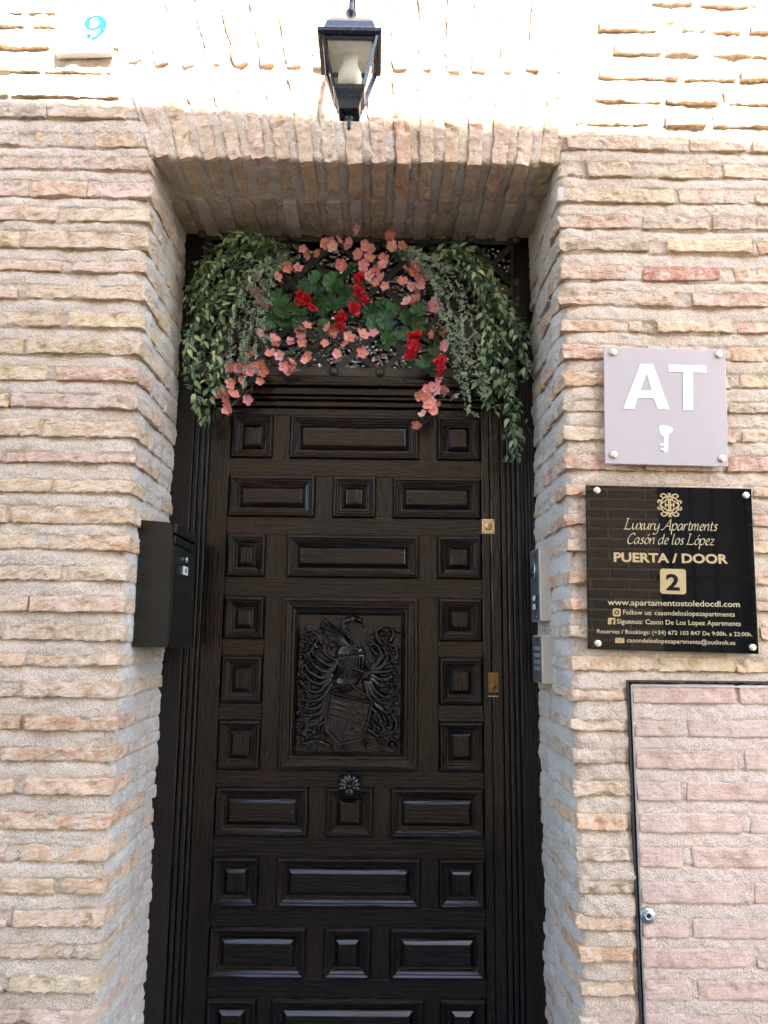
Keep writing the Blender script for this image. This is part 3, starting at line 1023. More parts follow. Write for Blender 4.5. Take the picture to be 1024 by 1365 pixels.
# mantling, left side
for pts, w0, w1, h in [
    ([(430, 480), (380, 490), (320, 460), (270, 400), (300, 350)], 17, 8, 9), ([(420, 500), (360, 530), (290, 500), (250, 430), (262, 400)], 17, 8, 9),
    ([(410, 520), (340, 570), (260, 540), (225, 490), (200, 520)], 16, 8, 9), ([(400, 560), (330, 610), (260, 590), (225, 550), (195, 560)], 16, 7, 8),
    ([(390, 590), (320, 660), (250, 650), (210, 600)], 15, 7, 8), ([(400, 620), (340, 700), (260, 720), (200, 700)], 15, 7, 8),
    ([(390, 650), (340, 740), (260, 770), (190, 740)], 15, 7, 8), ([(380, 700), (330, 790), (260, 810), (200, 800)], 15, 7, 8),
    ([(375, 740), (330, 830), (270, 850), (240, 900)], 15, 8, 8), ([(370, 780), (320, 850), (250, 880), (230, 930), (270, 940)], 14, 8, 8),
    ([(360, 420), (345, 400), (350, 360)], 12, 5, 7), ([(430, 460), (380, 440), (355, 400), (372, 355)], 13, 5, 8),
    ([(330, 350), (300, 300), (250, 265), (215, 280)], 13, 8, 8), ([(300, 380), (255, 350), (210, 350), (192, 390)], 12, 7, 8),
    ([(190, 950), (230, 985), (300, 970), (360, 985), (410, 1000)], 12, 5, 7), ([(360, 850), (310, 880), (290, 930)], 11, 6, 7)]:
    stroke(O_(pts), w0 * 1.5, w1 * 1.5, h)
    for sh in (-0.42, 0.42):            # cut ridges along the leaf
        stroke([(x + sh * w0, y + sh * w0 * 0.8) for x, y in O_(pts)], w0 * 0.26, w1 * 0.35, 2.4, h * 0.78)
for cx, cy, r_, a, t, s in [(235, 270, 34, 0, 1.2, 1), (280, 330, 26, 2, 1.1, -1), (208, 380, 26, 0, 1.1, 1), (205, 440, 24, 1, 1.2, -1), (203, 545, 25, 0, 1.2, 1),
                            (200, 610, 22, 2, 1.1, 1), (225, 680, 24, 0, 1.1, -1), (200, 740, 20, 0, 1, 1), (195, 800, 20, 1, 1.1, -1), (195, 870, 22, 0, 1.1, 1),
                            (265, 930, 30, 0, 1.2, -1), (320, 890, 22, 2, 1.1, 1), (215, 965, 24, 2, 1.1, 1)]:
    curl(cx - 180, cy - 165, r_ * 1.1, a, t, 10.5, 9, s)
# mantling, right side
for pts, w0, w1, h in [
    ([(640, 500), (690, 480), (720, 420), (690, 360), (640, 350)], 17, 8, 9), ([(650, 510), (720, 500), (760, 440), (740, 380)], 16, 8, 9),
    ([(650, 530), (730, 530), (800, 520), (830, 530)], 16, 6, 8), ([(660, 560), (730, 580), (790, 560), (770, 540)], 15, 7, 8),
    ([(660, 580), (720, 620), (770, 600), (750, 580)], 15, 7, 8), ([(650, 600), (690, 660), (750, 690), (810, 670)], 16, 7, 8),
    ([(640, 600), (670, 680), (740, 730), (810, 700)], 16, 7, 8), ([(620, 600), (650, 700), (720, 770), (790, 790)], 17, 8, 9),
    ([(670, 730), (740, 780), (790, 860), (760, 910)], 15, 8, 8), ([(670, 770), (720, 830), (740, 900), (700, 930)], 14, 7, 8),
    ([(650, 830), (690, 890), (670, 930)], 12, 6, 7), ([(800, 800), (825, 860), (800, 910), (740, 920)], 13, 7, 8), ([(690, 420), (660, 390), (640, 330)], 13, 7, 8),
    ([(800, 470), (825, 420), (810, 370), (760, 350)], 13, 7, 8), ([(720, 350), (690, 310), (690, 260), (730, 235)], 13, 8, 8), ([(780, 330), (800, 290), (780, 245), (730, 235)], 12, 8, 8),
    ([(640, 900), (690, 930), (720, 985)], 12, 7, 7)]:
    stroke(O_(pts), w0 * 1.5, w1 * 1.5, h)
    for sh in (-0.42, 0.42):            # cut ridges along the leaf
        stroke([(x + sh * w0, y + sh * w0 * 0.8) for x, y in O_(pts)], w0 * 0.26, w1 * 0.35, 2.4, h * 0.78)
for cx, cy, r_, a, t, s in [(722, 280, 40, 0, 1.4, 1), (645, 340, 24, 0, 1.1, 1), (755, 440, 40, 2, 1.3, -1), (800, 370, 26, 0, 1.1, 1), (815, 450, 20, 1, 1.1, 1), (740, 590, 24, 0, 1.1, 1),
                            (800, 620, 22, 0, 1.1, -1), (800, 690, 22, 0, 1.1, 1), (790, 780, 24, 1, 1.1, -1), (700, 900, 34, 0, 1.3, 1), (790, 985, 34, 0, 1.3, -1), (640, 985, 30, 2, 1.2, 1),
                            (730, 850, 22, 0, 1.1, 1), (760, 900, 20, 0, 1, -1), (690, 800, 18, 0, 1, 1)]:
    curl(cx - 180, cy - 165, r_ * 1.1, a, t, 10.5, 9, s)
# wing
poly_fill(O_([(520, 375), (470, 380), (372, 335), (315, 235), (335, 182), (360, 190)])[::-1], 3.5, 14)
poly_fill(O_([(520, 375), (470, 380), (372, 335), (315, 235), (335, 182), (360, 190)]), 3.5, 14)
for q in [(345, 182), (322, 205), (315, 240), (330, 285), (370, 332), (400, 375)]:
    stroke(O_([(515, 372), ((515 + q[0]) / 2 + 8, (372 + q[1]) / 2 - 12), q]), 10, 5, 6, 2.5)
# crest: dragon neck with scales, head turned down to the right
stroke(O_([(548, 392), (560, 350), (515, 300), (472, 250), (490, 205), (540, 190), (585, 205)]), 34, 17, 10)
stroke(O_([(575, 198), (598, 215), (603, 245)]), 17, 7, 9)
for a, b_ in ((590, 205), (600, 192)):
    dab(a - 180, b_ - 165, 8, 14)
for p in catmull([np.array(q) for q in O_([(548, 392), (560, 350), (515, 300), (472, 250), (490, 205), (540, 190)])], 9):
    for k in range(4):
        dab(p[0] + random.uniform(-24, 24), p[1] + random.uniform(-10, 10), 7, 3.5, 8.5)
# crown and helmet
stroke(O_([(432, 432), (515, 424), (605, 410)]), 15, 15, 10)
for k in range(7):
    dab(440 + k * 26 - 180, 428 - k * 3.2 - 165, 8, 5, 9)
    dab(440 + k * 26 - 180, 402 - k * 3.2 - 165, 10, 8)
stroke(O_([(520, 440), (520, 520), (490, 600)]), 105, 70, 9, 0, 16)
for k in range(9):
    x = 445 + k * 19
    stroke(O_([(x, 455 - k * 2), (x + 2, 510), (x - 20, 570)]), 6, 4, 3.5, 8)
stroke(O_([(535, 508), (600, 530), (650, 545)]), 9, 7, 6, 8)
stroke(O_([(400, 640), (450, 620), (520, 605), (560, 640), (640, 690)]), 12, 10, 9, 3)
for cx, cy in ((465, 490), (640, 490), (470, 560)):
    curl(cx - 180, cy - 165, 16, 0, 1, 6, 5, 1, 7)
# tilted shield with quarters
SH = O_([(392, 660), (668, 728), (640, 850), (600, 955), (462, 985), (372, 895), (370, 800)])
poly_fill(SH, 13.0, 14)
rim = SH + [SH[0]]
for a, b_ in zip(rim[1:-1], rim[2:]):
    stroke([a, b_], 8, 8, 5, 12)
a, b_ = np.array(SH[0]), np.array(SH[1])
for k in range(26):
    q = a + (b_ - a) * k / 25
    dab(q[0], q[1], 9, 6, 12.5)
stroke(O_([(388, 795), (500, 822), (612, 862)]), 5, 5, 3.5, 12.5)
stroke(O_([(532, 700), (520, 820), (480, 970)]), 5, 5, 3.5, 12.5)
for k in range(7):
    stroke(O_([(385 + k * 19, 815 + k * 5), (380 + k * 17, 905 + k * 6)]), 4, 4, 2.6, 12.5)
for k in range(3):
    stroke(O_([(425 - k * 5, 690 + k * 32), (500 - k * 5, 712 + k * 32)]), 8, 8, 3, 12.5)
for q in [(560, 750), (600, 745), (575, 790), (610, 800), (550, 800), (590, 830), (540, 925), (500, 920), (575, 905), (545, 885), (520, 955)]:
    curl(q[0] - 180, q[1] - 165, 13, random.uniform(0, 6), 1, 5, 4, 1, 12)
# loose foliage between the scrolls
for k in range(260):
    x, y = random.uniform(5, RW_ - 5), random.uniform(80, RH_ - 10)
    if 190 < x < 480 and 60 < y < 840:
        continue
    a = random.uniform(0, 6.3)
    L = random.uniform(14, 34)
    stroke([(x, y), (x + L * math.cos(a), y + L * math.sin(a)), (x + 1.6 * L * math.cos(a + 0.6), y + 1.6 * L * math.sin(a + 0.6))], 9, 4, random.uniform(3, 7))
sx0, sx1, sz0, sz1 = cx0 + 0.0515, cx1 - 0.0515, cz0 + 0.0515, cz1 - 0.0515
GXw, GZw = np.meshgrid(np.linspace(sx0, sx1, GN), np.linspace(sz1, sz0, GM))
pp = np.stack([GXw.ravel(), np.zeros(GN * GM), GZw.ravel()], 1)
hh = Hf.ravel() * 0.0021 + fbm(pp, 220, 2, 5) * 0.00035
vv = np.stack([GXw.ravel(), YD + 0.011 - hh, GZw.ravel()], 1)
mesh_obj('carved_coat_of_arms', vv, grid_faces(GN, GM)[:, ::-1], M['wood_carved'], door, None, True)

# ---- shell knob under the carving, locks
kc = kc0 = P(466, 1043, YD - 0.03)
kn = MB()
kn.lathe([(0.020, 0.04), (0.020, 0.006), (0.024, 0.0), (0.012, -0.004)], (kc.x, kc.y, kc.z), 'Y', 20)
kn.lathe([(0.006, 0.03), (0.013, 0.012), (0.016, -0.002), (0.012, -0.010), (0.004, -0.012)], (kc.x, kc.y, kc.z - 0.026), 'Y', 16)
knob = kn.build('knob', M['wood_carved'], door, True)
for k in range(9):
    a = math.pi / 2 + (k - 4) * math.pi / 7.0
    d = Vector((math.cos(a), 0, math.sin(a)))
    kc = kc0 + Vector((0, 0, -0.010))
    lobe = MB().tube([kc + d * 0.005 + Vector((0, -0.010, 0)), kc + d * 0.018 + Vector((0, -0.013, 0)), kc + d * 0.029 + Vector((0, -0.008, 0)), kc + d * 0.034 + Vector((0, -0.002, 0))],
                     [0.0035, 0.0070, 0.0085, 0.004], 8)
    lobe.build('lobe', M['black_metal'], knob, True)
MB().lathe([(0.006, -0.006), (0.006, -0.013), (0.003, -0.015)], kc, 'Y', 14).build('boss', M['black_metal'], knob, True)

def plate(px, w_, h_, m, Y):
    c = P(px[0], px[1], Y)
    mb = MB().box(c.x - w_ / 2, c.x + w_ / 2, Y - 0.003, Y + 0.012, c.z - h_ / 2, c.z + h_ / 2, 0.0012)
    return c, mb.build('lock_plate', m, door)
c, lp = plate((651, 702), 0.040, 0.047, M['brass'], YD - 0.003)
MB().lathe([(0.0115, 0.0), (0.0115, -0.006), (0.0095, -0.0075)], (c.x, c.y - 0.003, c.z), 'Y', 20).build('cylinder', M['brass'], lp, True)
MB().box(c.x - 0.0012, c.x + 0.0012, c.y - 0.0115, c.y - 0.0100, c.z - 0.005, c.z + 0.005).build('keyway', M['ink_black'], lp)
for dx in (-1, 1):
    for dz in (-1, 1):
        MB().lathe([(0.0022, 0), (0.0022, -0.0012)], (c.x + dx * 0.0155, c.y - 0.003, c.z + dz * 0.019), 'Y', 10).build('rivet', M['brass_dark'], lp)
c, lp = plate((658, 910), 0.031, 0.060, M['brass_dark'], YD - 0.005)
MB().lathe([(0.0085, 0.0), (0.0085, -0.004), (0.007, -0.005)], (c.x, c.y - 0.003, c.z - 0.012), 'Y', 18).build('cylinder', M['brass_dark'], lp, True)
MB().box(c.x - 0.0035, c.x + 0.0035, c.y - 0.0058, c.y - 0.003, c.z - 0.010, c.z + 0.014, 0.001).build('key_cover', M['brass_dark'], lp)
MB().box(c.x - 0.001, c.x + 0.001, c.y - 0.0088, c.y - 0.0078, c.z - 0.016, c.z - 0.009).build('keyway', M['ink_black'], lp)
MB().box(c.x - 0.018, c.x + 0.014, c.y - 0.004, c.y + 0.002, c.z - 0.042, c.z - 0.0385, 0.0008).build('notch_highlight', M['steel'], door)  # pale strip standing for the highlight along the notch below the lock

# ================================================================== DOOR FRAME
frame = thing('door_frame', 'dark weathered wooden frame around the carved door', 'door frame', (-0.07, 0.42, 0.15))
FZ = 2.80
MB().box(XL - 0.03, -0.5745, 0.402, 0.50, 0.15, FZ, 0.003).build('post', M['wood_frame'], frame)
MB().box(0.4395, XR + 0.03, 0.402, 0.50, 0.15, FZ, 0.003).build('post', M['wood_frame'], frame)
for k in range(5):                         # fluting of the right post
    x = 0.4465 + k * 0.0105
    MB().box(x - 0.0032, x + 0.0032, 0.3985, 0.404, 0.15, 2.30, 0.0015).build('flute', M['wood_frame'], frame)
for x0, x1, y0 in ((-0.5735, -0.560, 0.412), (-0.559, -0.544, 0.422), (-0.543, DX0 - 0.002, 0.432),
                   (0.4255, 0.4385, 0.412), (0.4105, 0.4245, 0.422), (DX1 + 0.002, 0.4095, 0.432)):
    MB().box(x0, x1, y0, 0.49, 0.15, 2.24, 0.003).build('stop_moulding', M['wood_frame'], frame)
# head moulding between door and transom
za, zb_ = P(470, 500, 0.40).z, P(470, 541, 0.42).z
hz = DZ1 + 0.003
steps = [(hz, hz + 0.018, 0.428), (hz + 0.019, hz + 0.030, 0.412), (hz + 0.031, hz + 0.055, 0.400), (hz + 0.056, hz + 0.066, 0.380), (hz + 0.067, hz + 0.092, 0.392)]
for (z0, z1, y0) in steps:
    MB().box(-0.572, 0.437, y0, 0.50, z0, z1, 0.003).build('head_moulding', M['wood_h'], frame)
HEAD_TOP = steps[-1][1]

# ================================================================== TRANSOM
YT = 0.415
tx0, tx1 = -0.600, 0.468
tz0, tz1 = P(470, 503, YT).z, P(470, 312, YT).z
tz0 = max(tz0, HEAD_TOP + 0.004)
tran = thing('transom_window', 'transom window with studded iron diamond lattice above the door', 'window', (-0.07, YT, tz0))
MB().box(-0.574, 0.439, 0.470, 0.476, tz0 + 0.01, tz1 - 0.005).build('glass', M['transom_glass'], tran)
bw = 0.030
ix0, ix1 = -0.598, 0.466
MB().box(ix0, ix1, YT - 0.006, YT + 0.006, tz0, tz0 + bw, 0.0015).build('frame_bar', M['iron'], tran)
MB().box(ix0, ix1, YT - 0.006, YT + 0.006, tz1 - bw, tz1, 0.0015).build('frame_bar', M['iron'], tran)
MB().box(ix0, ix0 + bw, YT - 0.005, YT + 0.005, tz0 + bw, tz1 - bw, 0.0015).build('frame_bar', M['iron'], tran)
MB().box(ix1 - bw, ix1, YT - 0.005, YT + 0.005, tz0 + bw, tz1 - bw, 0.0015).build('frame_bar', M['iron'], tran)
gx0, gx1, gz0, gz1 = ix0 + bw / 2, ix1 - bw / 2, tz0 + bw / 2, tz1 - bw / 2
NC, NR = 7, 3
cw, chh = (gx1 - gx0) / NC, (gz1 - gz0) / NR
def flat_bar(p, q, w_, y0, y1):
    p, q = Vector(p), Vector(q)
    d = (q - p).normalized()
    n_ = Vector((-d.z, 0, d.x)) * w_ / 2
    vs_ = []
    for yy in (y0, y1):
        vs_ += [(p.x - n_.x, yy, p.z - n_.z), (p.x + n_.x, yy, p.z + n_.z), (q.x + n_.x, yy, q.z + n_.z), (q.x - n_.x, yy, q.z - n_.z)]
    return MB().add(vs_, [(0, 1, 2, 3), (7, 6, 5, 4), (0, 4, 5, 1), (1, 5, 6, 2), (2, 6, 7, 3), (3, 7, 4, 0)])
for k in range(-NR, NC + 1):
    i0, i1 = max(0, k), min(NC, k + NR)
    if i1 - i0 < 1:
        continue
    flat_bar((gx0 + i0 * cw, 0, gz0 + (i0 - k) * chh), (gx0 + i1 * cw, 0, gz0 + (i1 - k) * chh), 0.019, YT + 0.0075, YT + 0.0125).build('lattice_bar', M['iron'], tran)
    flat_bar((gx0 + i0 * cw, 0, gz1 - (i0 - k) * chh), (gx0 + i1 * cw, 0, gz1 - (i1 - k) * chh), 0.019, YT + 0.0135, YT + 0.0185).build('lattice_bar', M['iron'], tran)
studs = [(i, j) for i in range(NC + 1) for j in range(NR + 1) if i in (0, NC) or j in (0, NR)]
for i, j in studs:
    MB().lathe([(0.016, 0.0), (0.0155, -0.005), (0.012, -0.011), (0.006, -0.014), (0.001, -0.015)], (gx0 + i * cw, YT - 0.0065, gz0 + j * chh), 'Y', 14).build('stud', M['iron'], tran, True)
MB().box(-0.575, 0.44, 0.66, 0.68, 2.2, 2.8).build('dark_hall_sheet', M['dark_room'], tran)  # dark sheet added to stand for the unlit hall behind the glass

# ================================================================== METER CABINET
cab = thing('meter_cabinet', 'brick-faced metal meter cabinet door let into the lower right wall', 'cabinet', (0.98, 0.0, CAB[2]))
x0, x1, z0, z1 = CAB
bx_ = MB()
bx_.box(x0 - 0.004, x0 + 0.001, -0.0045, 0.20, z0, z1)
bx_.box(x1 - 0.001, x1 + 0.004, -0.0045, 0.20, z0, z1)
bx_.box(x0 - 0.0042, x1 + 0.0042, -0.0047, 0.20, z1 - 0.001, z1 + 0.003)
bx_.box(x0 - 0.004, x1 + 0.004, 0.004, 0.20, z0 - 0.004, z0 + 0.001)
bx_.box(x0 - 0.004, x1 + 0.004, 0.20, 0.205, z0 - 0.004, z1 + 0.004)
bx_.build('recess_box', M['dark_gap'], cab)
gx_, gz_ = 0.0058, 0.009
fx0, fx1, fz0, fz1 = x0 + gx_, x1 - gx_, z0 + 0.01, z1 - gz_
MB().box(fx0, fx0 + 0.004, -0.003, 0.06, fz0, fz1).build('tray_edge', M['steel'], cab)
MB().box(fx1 - 0.004, fx1, -0.003, 0.06, fz0, fz1).build('tray_edge', M['steel'], cab)
MB().box(fx0 + 0.004, fx1 - 0.004, -0.003, 0.06, fz1 - 0.004, fz1).build('tray_edge', M['steel'], cab)
MB().box(fx0 + 0.004, fx1 - 0.004, -0.003, 0.06, fz0, fz0 + 0.004).build('tray_edge', M['steel'], cab)
CABR = [(913,937,[(840,980),(986,1130)]), (960,981,[(845,900),(917,1056)]), (1000,1024,[(847,982),(993,1140)]), (1043,1066,[(848,907),(916,1058)]),
        (1085,1109,[(849,988),(1000,1146)]), (1130,1155,[(853,910),(923,1066)]), (1177,1203,[(855,992),(1007,1150)]), (1226,1249,[(857,918),(924,1068)]),
        (1265,1289,[(857,996),(1010,1156)]), (1308,1332,[(858,920),(930,1074)]), (1353,1378,[(859,1000),(1014,1160)]), (1398,1423,[(861,924),(934,1080)])]
cw_ = []
for (yt, yb, xs) in CABR:
    zt, zb = P(930, yt, 0).z, P(930, yb, 0).z
    cw_.append((zb, zt, [(max(P(a, (yt + yb) / 2, 0).x, fx0 + 0.007), P(b_, (yt + yb) / 2, 0).x) for a, b_ in xs]))
cw_.sort()
z_ = cw_[0][0]
low = []
while z_ > fz0:
    low.append((z_ - 0.078, z_ - 0.034, []))
    z_ -= 0.078
allc = low[::-1] + cw_
xs_ = np.linspace(fx0 + 0.0035, fx1 - 0.0035, int((fx1 - fx0) / 0.0055))
zs_ = np.arange(fz0 + 0.0035, fz1 - 0.0035, 0.004)
X, Z = np.meshgrid(xs_, zs_)
b = np.stack([X.ravel(), np.zeros(X.size), Z.ravel()], 1)
off = course_offset(b[:, 2] + fbm(b, 9, 2, 4) * 0.003, allc) * 0.55 + fbm(b, 14, 2, 65) * 0.0018 + fbm(b, 75, 3, 66, 0.6) * 0.002
edge = np.minimum.reduce([b[:, 0] - fx0, fx1 - b[:, 0], b[:, 2] - fz0, fz1 - b[:, 2]])
off = off * np.clip(edge / 0.02, 0.15, 1)
b[:, 1] = -off
mesh_obj('mortar', b, grid_faces(len(xs_), len(zs_)), M['mortar_pink'], cab, None, True)
for (zb, zt, br) in cw_:
    for (a, c_) in br:
        c_ = min(c_, fx1 - 0.006)
        if c_ - a < 0.03:
            continue
        base = random.choice([(0.56, 0.40, 0.33), (0.555, 0.405, 0.34), (0.57, 0.415, 0.34), (0.545, 0.375, 0.305)])
        brick((a + c_) / 2, 0.028 - random.uniform(0.0012, 0.0025), (zb + zt) / 2, c_ - a, 0.056, zt - zb + 0.003, (*base, 1), cab, M['brick_new'], amp=0.42, tilt=0.0025, rnd=0.003)
lc = P(864, 1221, -0.006)
lock = MB().lathe([(0.0, 0.014), (0.0185, 0.012), (0.0185, 0.002), (0.0175, 0.0005)], lc, 'Y', 28).build('lock', M['steel'], cab, True)
MB().lathe([(0.0105, 0.0005), (0.0105, -0.0035), (0.0085, -0.005), (0.0055, -0.005), (0.005, -0.001)], lc, 'Y', 22).build('lock_ring', M['steel'], lock, True)
MB().lathe([(0.0049, -0.0012), (0.0049, -0.0035)], lc, 'Y', 8).build('key_socket', M['dark_plastic'], lock)

# ================================================================== LETTERING HELPERS
def local_frame(A, B):
    X = (B - A).normalized()
    Yv = Vector((0, 1, 0))
    Zv = X.cross(Yv)
    return X, Zv

def text_mesh(body, bold=0.0, shear=0.0, space=1.0):
    cu = bpy.data.curves.new('lettering', 'FONT')
    cu.body = body
    cu.offset = bold
    cu.shear = shear
    cu.space_character = space
    cu.resolution_u = 3
    o = bpy.data.objects.new('lettering', cu)
    COL.objects.link(o)
    dg = bpy.context.evaluated_depsgraph_get()
    me = o.evaluated_get(dg).to_mesh()
    v = np.array([q.co[:] for q in me.vertices])
    f = [tuple(p.vertices) for p in me.polygons]
    o.evaluated_get(dg).to_mesh_clear()
    bpy.data.objects.remove(o)
    bpy.data.curves.remove(cu)
    return v, f

def text_px(body, A, B, cap_px, Y, m, parent, name, bold=0.012, space=1.0, cap_of=0.73):
    """a printed line running from pixel A to pixel B (baseline ends) on the plane Y"""
    v, f = text_mesh(body, bold, 0.0, space)
    a, b_ = P(*A, Y), P(*B, Y)
    X, Z = local_frame(a, b_)
    w_ = (b_ - a).length
    x0_, x1_ = v[:, 0].min(), v[:, 0].max()
    h_ = (P(A[0], A[1] - cap_px, Y) - a).length / cap_of
    out = []
    for q in v:
        out.append(a + X * ((q[0] - x0_) / (x1_ - x0_) * w_) + Z * (q[1] * h_))
    return mesh_obj(name, [tuple(p) for p in out], f, m, parent)

GLY = {
 'u': ([[(0, 1), (0.02, .3), (.25, 0), (.6, .5), (.7, 1)], [(.7, 1), (.68, .15), (.85, .05)]], .95),
 'x': ([[(0, .9), (.15, 1), (.5, 0), (.7, .1)], [(.65, 1), (0, 0)]], .8),
 'r': ([[(0, 1), (0, 0)], [(0, .5), (.25, .95), (.5, .95)]], .6),
 'y': ([[(0, 1), (.02, .3), (.25, 0), (.6, .5), (.7, 1)], [(.7, 1), (.6, -.4), (.2, -.7), (-.1, -.6)]], .9),
 'p': ([[(0, 1), (0, -.75)], [(0, .6), (.3, 1), (.65, .9), (.7, .5), (.45, .02), (.05, .1)]], .85),
 'a': ([[(.65, .9), (.35, 1), (.02, .55), (.05, .1), (.3, 0), (.65, .6), (.68, .95)], [(.68, .95), (.66, .15), (.82, .05)]], .92),
 't': ([[(.2, 1.4), (.15, .2), (.35, 0), (.5, .1)], [(0, 1), (.45, 1)]], .55),
 'm': ([[(0, 1), (0, 0)], [(0, .5), (.3, 1), (.45, .9), (.45, 0)], [(.45, .5), (.75, 1), (.92, .9), (.9, .15), (1.05, .05)]], 1.2),
 'n': ([[(0, 1), (0, 0)], [(0, .5), (.4, 1), (.6, .85), (.58, .15), (.72, .05)]], .85),
 'e': ([[(.05, .45), (.5, .65), (.5, .95), (.25, .98), (.02, .5), (.2, 0), (.55, .15)]], .7),
 's': ([[(.48, .88), (.25, 1), (.08, .78), (.4, .35), (.3, .02), (0, .1)]], .62),
 'o': ([[(.35, 1), (.04, .6), (.1, .1), (.35, 0), (.66, .4), (.6, .9), (.35, 1)]], .82),
 'd': ([[(.65, .9), (.35, 1), (.02, .55), (.05, .1), (.3, 0), (.65, .6), (.72, 1.7)], [(.66, .6), (.64, .15), (.8, .05)]], .92),
 'l': ([[(.1, 1.75), (.02, .2), (.15, 0), (.3, .08)]], .42),
 'z': ([[(0, .95), (.55, .95)], [(.55, .95), (0, .03)], [(0, .03), (.6, .03)]], .75),
 'L': ([[(.22, 1.78), (.16, 1.2), (.08, .5), (.0, .04)], [(.02, 1.74), (.42, 1.76)], [(-.18, .03), (.35, .05), (.85, .03), (1.0, .3)]], 1.1),
 'A': ([[(-.35, .05), (-.05, .05), (.3, .6), (.95, 1.75)], [(.95, 1.75), (1.03, .12), (1.25, .0)], [(.3, .6), (1.0, .62)]], 1.32),
 'C': ([[(1.05, 1.4), (.85, 1.72), (.4, 1.5), (.05, .7), (.22, .08), (.6, .0), (1.0, .3)]], 1.1),
}
GLY['ó'] = (GLY['o'][0] + [[(.35, 1.3), (.62, 1.65)]], .82)
def ribbon(pts, wmax, wmin, nib, mb, frame_, lift):
    c = catmull(pts, 7)
    a0, X, Z, sc = frame_
    vs_ = []
    for i, p in enumerate(c):
        d = c[min(i + 1, len(c) - 1)] - c[max(i - 1, 0)]
        an = math.atan2(d[1], d[0])
        w_ = max(wmin, wmax * abs(math.sin(an - nib))) / 2
        n_ = (-math.sin(an) * w_, math.cos(an) * w_)
        for s in (1, -1):
            q = a0 + X * ((p[0] + s * n_[0]) * sc) + Z * ((p[1] + s * n_[1]) * sc)
            vs_.append((q.x, q.y - lift, q.z))
    mb.add(vs_, [(2 * i, 2 * i + 1, 2 * i + 3, 2 * i + 2) for i in range(len(c) - 1)])
def script_px(body, A, B, x_px, Y, m, parent, name):
    a, b_ = P(*A, Y), P(*B, Y)
    X, Z = local_frame(a, b_)
    adv, items = 0, []
    for ch in body:
        if ch == ' ':
            adv += 0.5
            continue
        st, w_ = GLY[ch]
        items.append((adv, st))
        adv += w_ + 0.06
    sc = (b_ - a).length / adv
    mb = MB()
    k = 0
    for ad, st in items:
        for s in st:
            pts = [(ad + q[0] + 0.22 * q[1], q[1]) for q in s]
            ribbon(pts, 0.19, 0.075, R(38), mb, (a, X, Z, sc), k * 0.000006)
            k += 1
    return mb.build(name, m, parent)

def poly_px(pts, Y, m, parent, name, thick=0.0006):
    """a flat printed shape; pts may hold several outlines"""
    outl = pts if isinstance(pts[0][0], (tuple, list)) else [pts]
    mb = MB()
    for o_ in outl:
        w_ = [P(*q, Y) for q in o_]
        n_ = len(w_)
        mb.add([tuple(q) for q in w_] + [(q.x, q.y + thick, q.z) for q in w_],
               [tuple(range(n_))[::-1]] + [(i, (i + 1) % n_, (i + 1) % n_ + n_, i + n_) for i in range(n_)])
    return mb.build(name, m, parent)

def slab_px(corners, Y, thick, m, parent, name, bev=0.0015):
    w_ = [P(*q, Y) for q in corners]
    bm = bmesh.new()
    vs_ = [bm.verts.new(q) for q in w_]
    bm.faces.new(vs_)
    ext = bmesh.ops.extrude_face_region(bm, geom=bm.faces[:])
    bmesh.ops.translate(bm, vec=(0, thick, 0), verts=[e for e in ext['geom'] if isinstance(e, bmesh.types.BMVert)])
    bmesh.ops.bevel(bm, geom=bm.edges[:], offset=bev, segments=2, profile=0.5, affect='EDGES')
    bmesh.ops.recalc_face_normals(bm, faces=bm.faces[:])
    me = bpy.data.meshes.new(name)
    bm.to_mesh(me)
    bm.free()
    me.materials.append(m)
    return link(bpy.data.objects.new(name, me), parent)

def screws(pts, Y, parent, m, r_=0.0095, back=0.03):
    for q in pts:
        c = P(*q, Y)
        s = MB().lathe([(0.005, back), (0.005, 0.0), (r_, 0.0), (r_, -0.0035), (r_ * 0.8, -0.0048)], c, 'Y', 22).build('screw_cap', m, parent, True)

# ================================================================== AT SIGN
YS = -0.026
at = thing('tourist_sign', 'square frosted lilac sign with large white letters AT and a key', 'sign', P(888, 620, YS))
slab_px([(805, 462), (967, 466), (971, 622), (807, 618)], YS, 0.006, M['acrylic'], at, 'plate')
Z6 = lambda pts: [(x / 3.368 + 720, y / 3.368 + 450) for x, y in pts]
yp = YS - 0.0012
pA = [Z6([(372, 320), (450, 118), (479, 118), (479, 160), (440, 270), (423, 320)]), Z6([(479, 118), (508, 118), (583, 323), (528, 322), (510, 272), (479, 160)]),
      Z6([(452, 237), (501, 237), (510, 272), (440, 270)])]
for i, q in enumerate(pA):
    pA[i] = q
letA = poly_px(pA[:2], yp, M['sign_white'], at, 'letter_a')
poly_px(pA[2], yp - 0.0002, M['sign_white'], letA, 'letter_crossbar', 0.0005)
letT = poly_px(Z6([(576, 120), (747, 125), (747, 158), (576, 153)]), yp, M['sign_white'], at, 'letter_t')
poly_px(Z6([(642, 156), (687, 157), (688, 327), (642, 326)]), yp - 0.0001, M['sign_white'], letT, 'letter_stem', 0.0005)
bow = [(563 + (31 + 4 * math.cos(3 * a + 0.6)) * math.cos(a), 416 + (24 + 4 * math.cos(3 * a + 0.6)) * math.sin(a)) for a in np.linspace(0, 2 * math.pi, 28, endpoint=False)]
key = poly_px(Z6(bow), yp, M['sign_white'], at, 'key_symbol')
poly_px(Z6([(555, 430), (577, 430), (575, 515), (556, 515)]), yp - 0.0001, M['sign_white'], key, 'key_shaft', 0.0005)
poly_px([Z6([(540, 473), (557, 475), (557, 487), (540, 486)]), Z6([(541, 494), (557, 494), (557, 508), (541, 505)])], yp - 0.0002, M['sign_white'], key, 'key_teeth', 0.0005)
